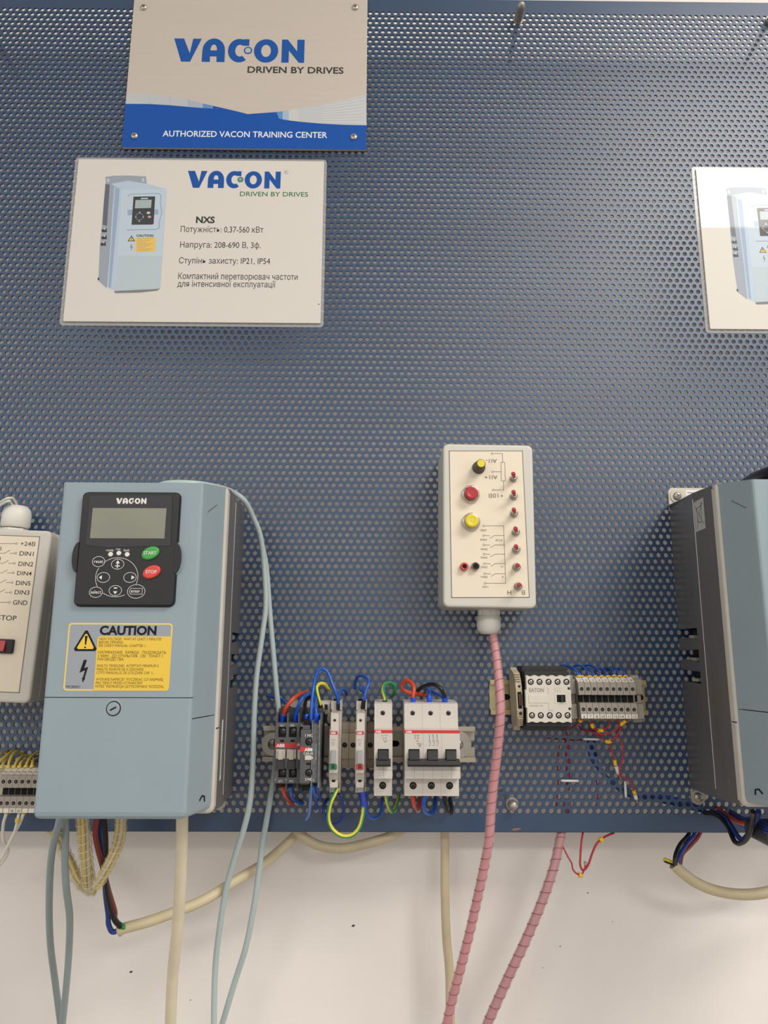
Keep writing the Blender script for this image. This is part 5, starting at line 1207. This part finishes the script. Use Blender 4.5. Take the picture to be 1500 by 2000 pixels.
# three conductors of the stripped cable at the keypad converter
for lab, m, pts in (('red wire of the bundle dropping from the keypad converter', 'wire_brown', [(192, 1588, 110), (186, 1625, 103), (192, 1660, 90), (200, 1690, 76), (212, 1740, 58), (224, 1780, 43), (225, 1796, 36), (238, 1812, 34)]), ('blue wire of the bundle dropping from the keypad converter', 'wire_darkblue', [(196, 1588, 105), (196, 1625, 96), (200, 1665, 81), (204, 1700, 67), (206, 1745, 54), (211, 1785, 48), (212, 1805, 44), (220, 1820, 40), (236, 1815, 37)]), ('black wire of the bundle dropping from the keypad converter', 'wire_black', [(202, 1588, 112), (206, 1630, 103), (207, 1680, 85), (206, 1715, 72), (212, 1760, 58), (223, 1795, 47), (236, 1810, 41)]), ('short green wire end at the stripped beige cable', 'wire_green', [(226, 1800, 40), (234, 1806, 41), (243, 1812, 39), (252, 1814, 37)])):
    wire('wire', lab, 'wire', pts, 2.4, m, 6, 8)

def wrapped(label, pts, R, core_m, film_m, seam_m, strands, per=8, pitch=10.5, cat='cable', rings=False):
    """cable whose cores lie inside a clear spiral wrap"""
    P = smooth([U(*p) for p in pts], per)
    root = thing('wrapped_cable', label, cat, (P[0][0], P[0][1], P[0][2])); inv = P[0]
    L = [p - inv for p in P]
    if strands == 1:
        mb = MB(); mb.tube(L, R * .86, 12); mb.build('wire_bundle', core_m, root)
    else:
        V_ = [Vector(p) for p in L]; T0 = (V_[1] - V_[0]).normalized(); nrm = T0.orthogonal().normalized()
        offs = []
        for i, p in enumerate(V_):
            t = (V_[min(i + 1, len(V_) - 1)] - V_[max(i - 1, 0)]).normalized(); nrm = (nrm - t * nrm.dot(t)).normalized(); offs.append((nrm.copy(), t.cross(nrm)))
        for k in range(strands):
            a = 2 * math.pi * k / (strands - 1) if k else 0; rr = R * .52 if k else 0
            mb = MB(); mb.tube([p + n_ * math.cos(a + .04 * i) * rr + b_ * math.sin(a + .04 * i) * rr for i, (p, (n_, b_)) in enumerate(zip(V_, offs))], R * .26, 8); mb.build('wire_core', core_m if k % 3 else 'cable_beige', root)
    mb = MB(); mb.tube(L, R, 14); mb.build('spiral_wrap', film_m, root)
    helix(L, R * 1.0, pitch, R * .055).build('wrap_seam', seam_m, root)
    return root
wrapped('pink cable in clear spiral wrap hanging from the control box', [(962, 1222, 24), (963, 1240, 26), (970, 1290, 40), (976, 1350, 56), (977, 1400, 60), (972, 1460, 56), (965, 1520, 50), (959, 1580, 46), (955, 1640, 42), (944, 1700, 36), (930, 1765, 28), (915, 1830, 20), (897, 1900, 12), (880, 1965, 4), (866, 2030, -4)], 4.7, 'pink_core', 'wrap_film', 'seam_red', 1)
wrapped('pink spiral-wrapped cable slanting from under the panel to the frame bottom', [(1108, 1560, -18), (1102, 1600, -15), (1094, 1640, -4), (1080, 1700, 6), (1055, 1770, 10), (1025, 1840, 10), (992, 1910, 8), (958, 1985, 4), (936, 2040, 0)], 5.0, 'pink_core_dark', 'wrap_film', 'seam_red', 1)
wrapped('yellowish wire bundle in clear wrap, middle one below the keypad converter', [(160, 1590, 112), (164, 1630, 104), (167, 1670, 92), (171, 1705, 80), (174, 1724, 70), (178, 1732, 66)], 6.0, 'wire_ochre', 'wrap_film_clear', 'seam_cream', 6, 8, 9.0)
wrapped('yellowish wire bundle in clear wrap, right one bending towards the middle bundle', [(236, 1590, 112), (235, 1625, 106), (228, 1655, 96), (212, 1690, 92), (198, 1716, 88), (188, 1731, 86)], 5.2, 'wire_ochre', 'wrap_film_clear', 'seam_cream', 5, 8, 8.0)
wrapped('yellowish wire bundle in clear wrap, left one coming from behind the panel', [(98, 1612, -20), (110, 1632, 0), (124, 1660, 20), (138, 1690, 36), (152, 1718, 42), (170, 1734, 42), (188, 1739, 42)], 6.0, 'wire_ochre', 'wrap_film_clear', 'seam_cream', 5, 8, 9.0)

# ------------------------------------------------------------------ under and over the right converter
def c5(x, y, h): return (1340 + x / 8.33, 1520 + y / 8.33, h)
w5 = lambda lab, m, pts, r=2.3: wire('wire', lab, 'wire', [c5(*p) for p in pts], r, m, 6, 8)
w5('black wire sagging in a loop below the right converter', 'wire_black', [(300, 560, 0), (420, 570, 10), (560, 640, 24), (690, 800, 40), (740, 930, 52), (800, 1040, 62), (880, 1060, 72), (980, 990, 82), (1060, 820, 94), (1090, 620, 104), (1090, 540, 110)])
w5('grey-blue wire sagging beside the black loop below the right converter', 'wire_darkblue', [(420, 540, 4), (540, 570, 14), (650, 660, 28), (750, 800, 44), (830, 930, 56), (910, 1000, 64), (1000, 930, 74), (1090, 760, 86), (1160, 620, 98), (1180, 540, 104)], 2.4)
w5('orange-red wire running right under the metal side of the right converter', 'wire_red', [(520, 500, 2), (600, 550, 10), (720, 640, 26), (860, 715, 44), (1010, 755, 62), (1120, 830, 78), (1240, 900, 84)], 2.2)
for k in range(7):
    w5('thin blue wire of the bundle under the right converter, %s from the top' % ('first', 'second', 'third', 'fourth', 'fifth', 'sixth', 'seventh')[k], 'wire_darkblue' if k % 2 else 'wire_blue', [(720 - 6 * k, 520 + 18 * k, 4 + k % 2 * 4), (820, 580 + 22 * k, 20 + k % 2 * 4), (950, 650 + 26 * k, 40 + k % 2 * 4), (1100, 640 + 34 * k, 64 + k % 2 * 4), (1220, 700 + 28 * k, 84 + k % 2 * 4), (1330, 770 + 22 * k, 100 + k % 2 * 4), (1420, 800 + 20 * k, 112 + k % 2 * 4)], 1.3)
t = thing('cable_gland', 'dark cable gland at the bottom right corner under the right converter', 'gland', (U(1496, 1630, 84)[0], -84, U(1496, 1630, 84)[2]))
mb = MB(); mb.slab(-9, 22, -7, 9, -20, 20, 6, 3); mb.build('gland_body', 'contactor_dark', t)
cable('black cable passing over the top of the right converter', [(1440, 966, 14), (1462, 944, 60), (1490, 930, 110), (1530, 918, 140), (1580, 912, 130), (1640, 930, 60), (1660, 952, 16)], 7.0, 'wire_black')
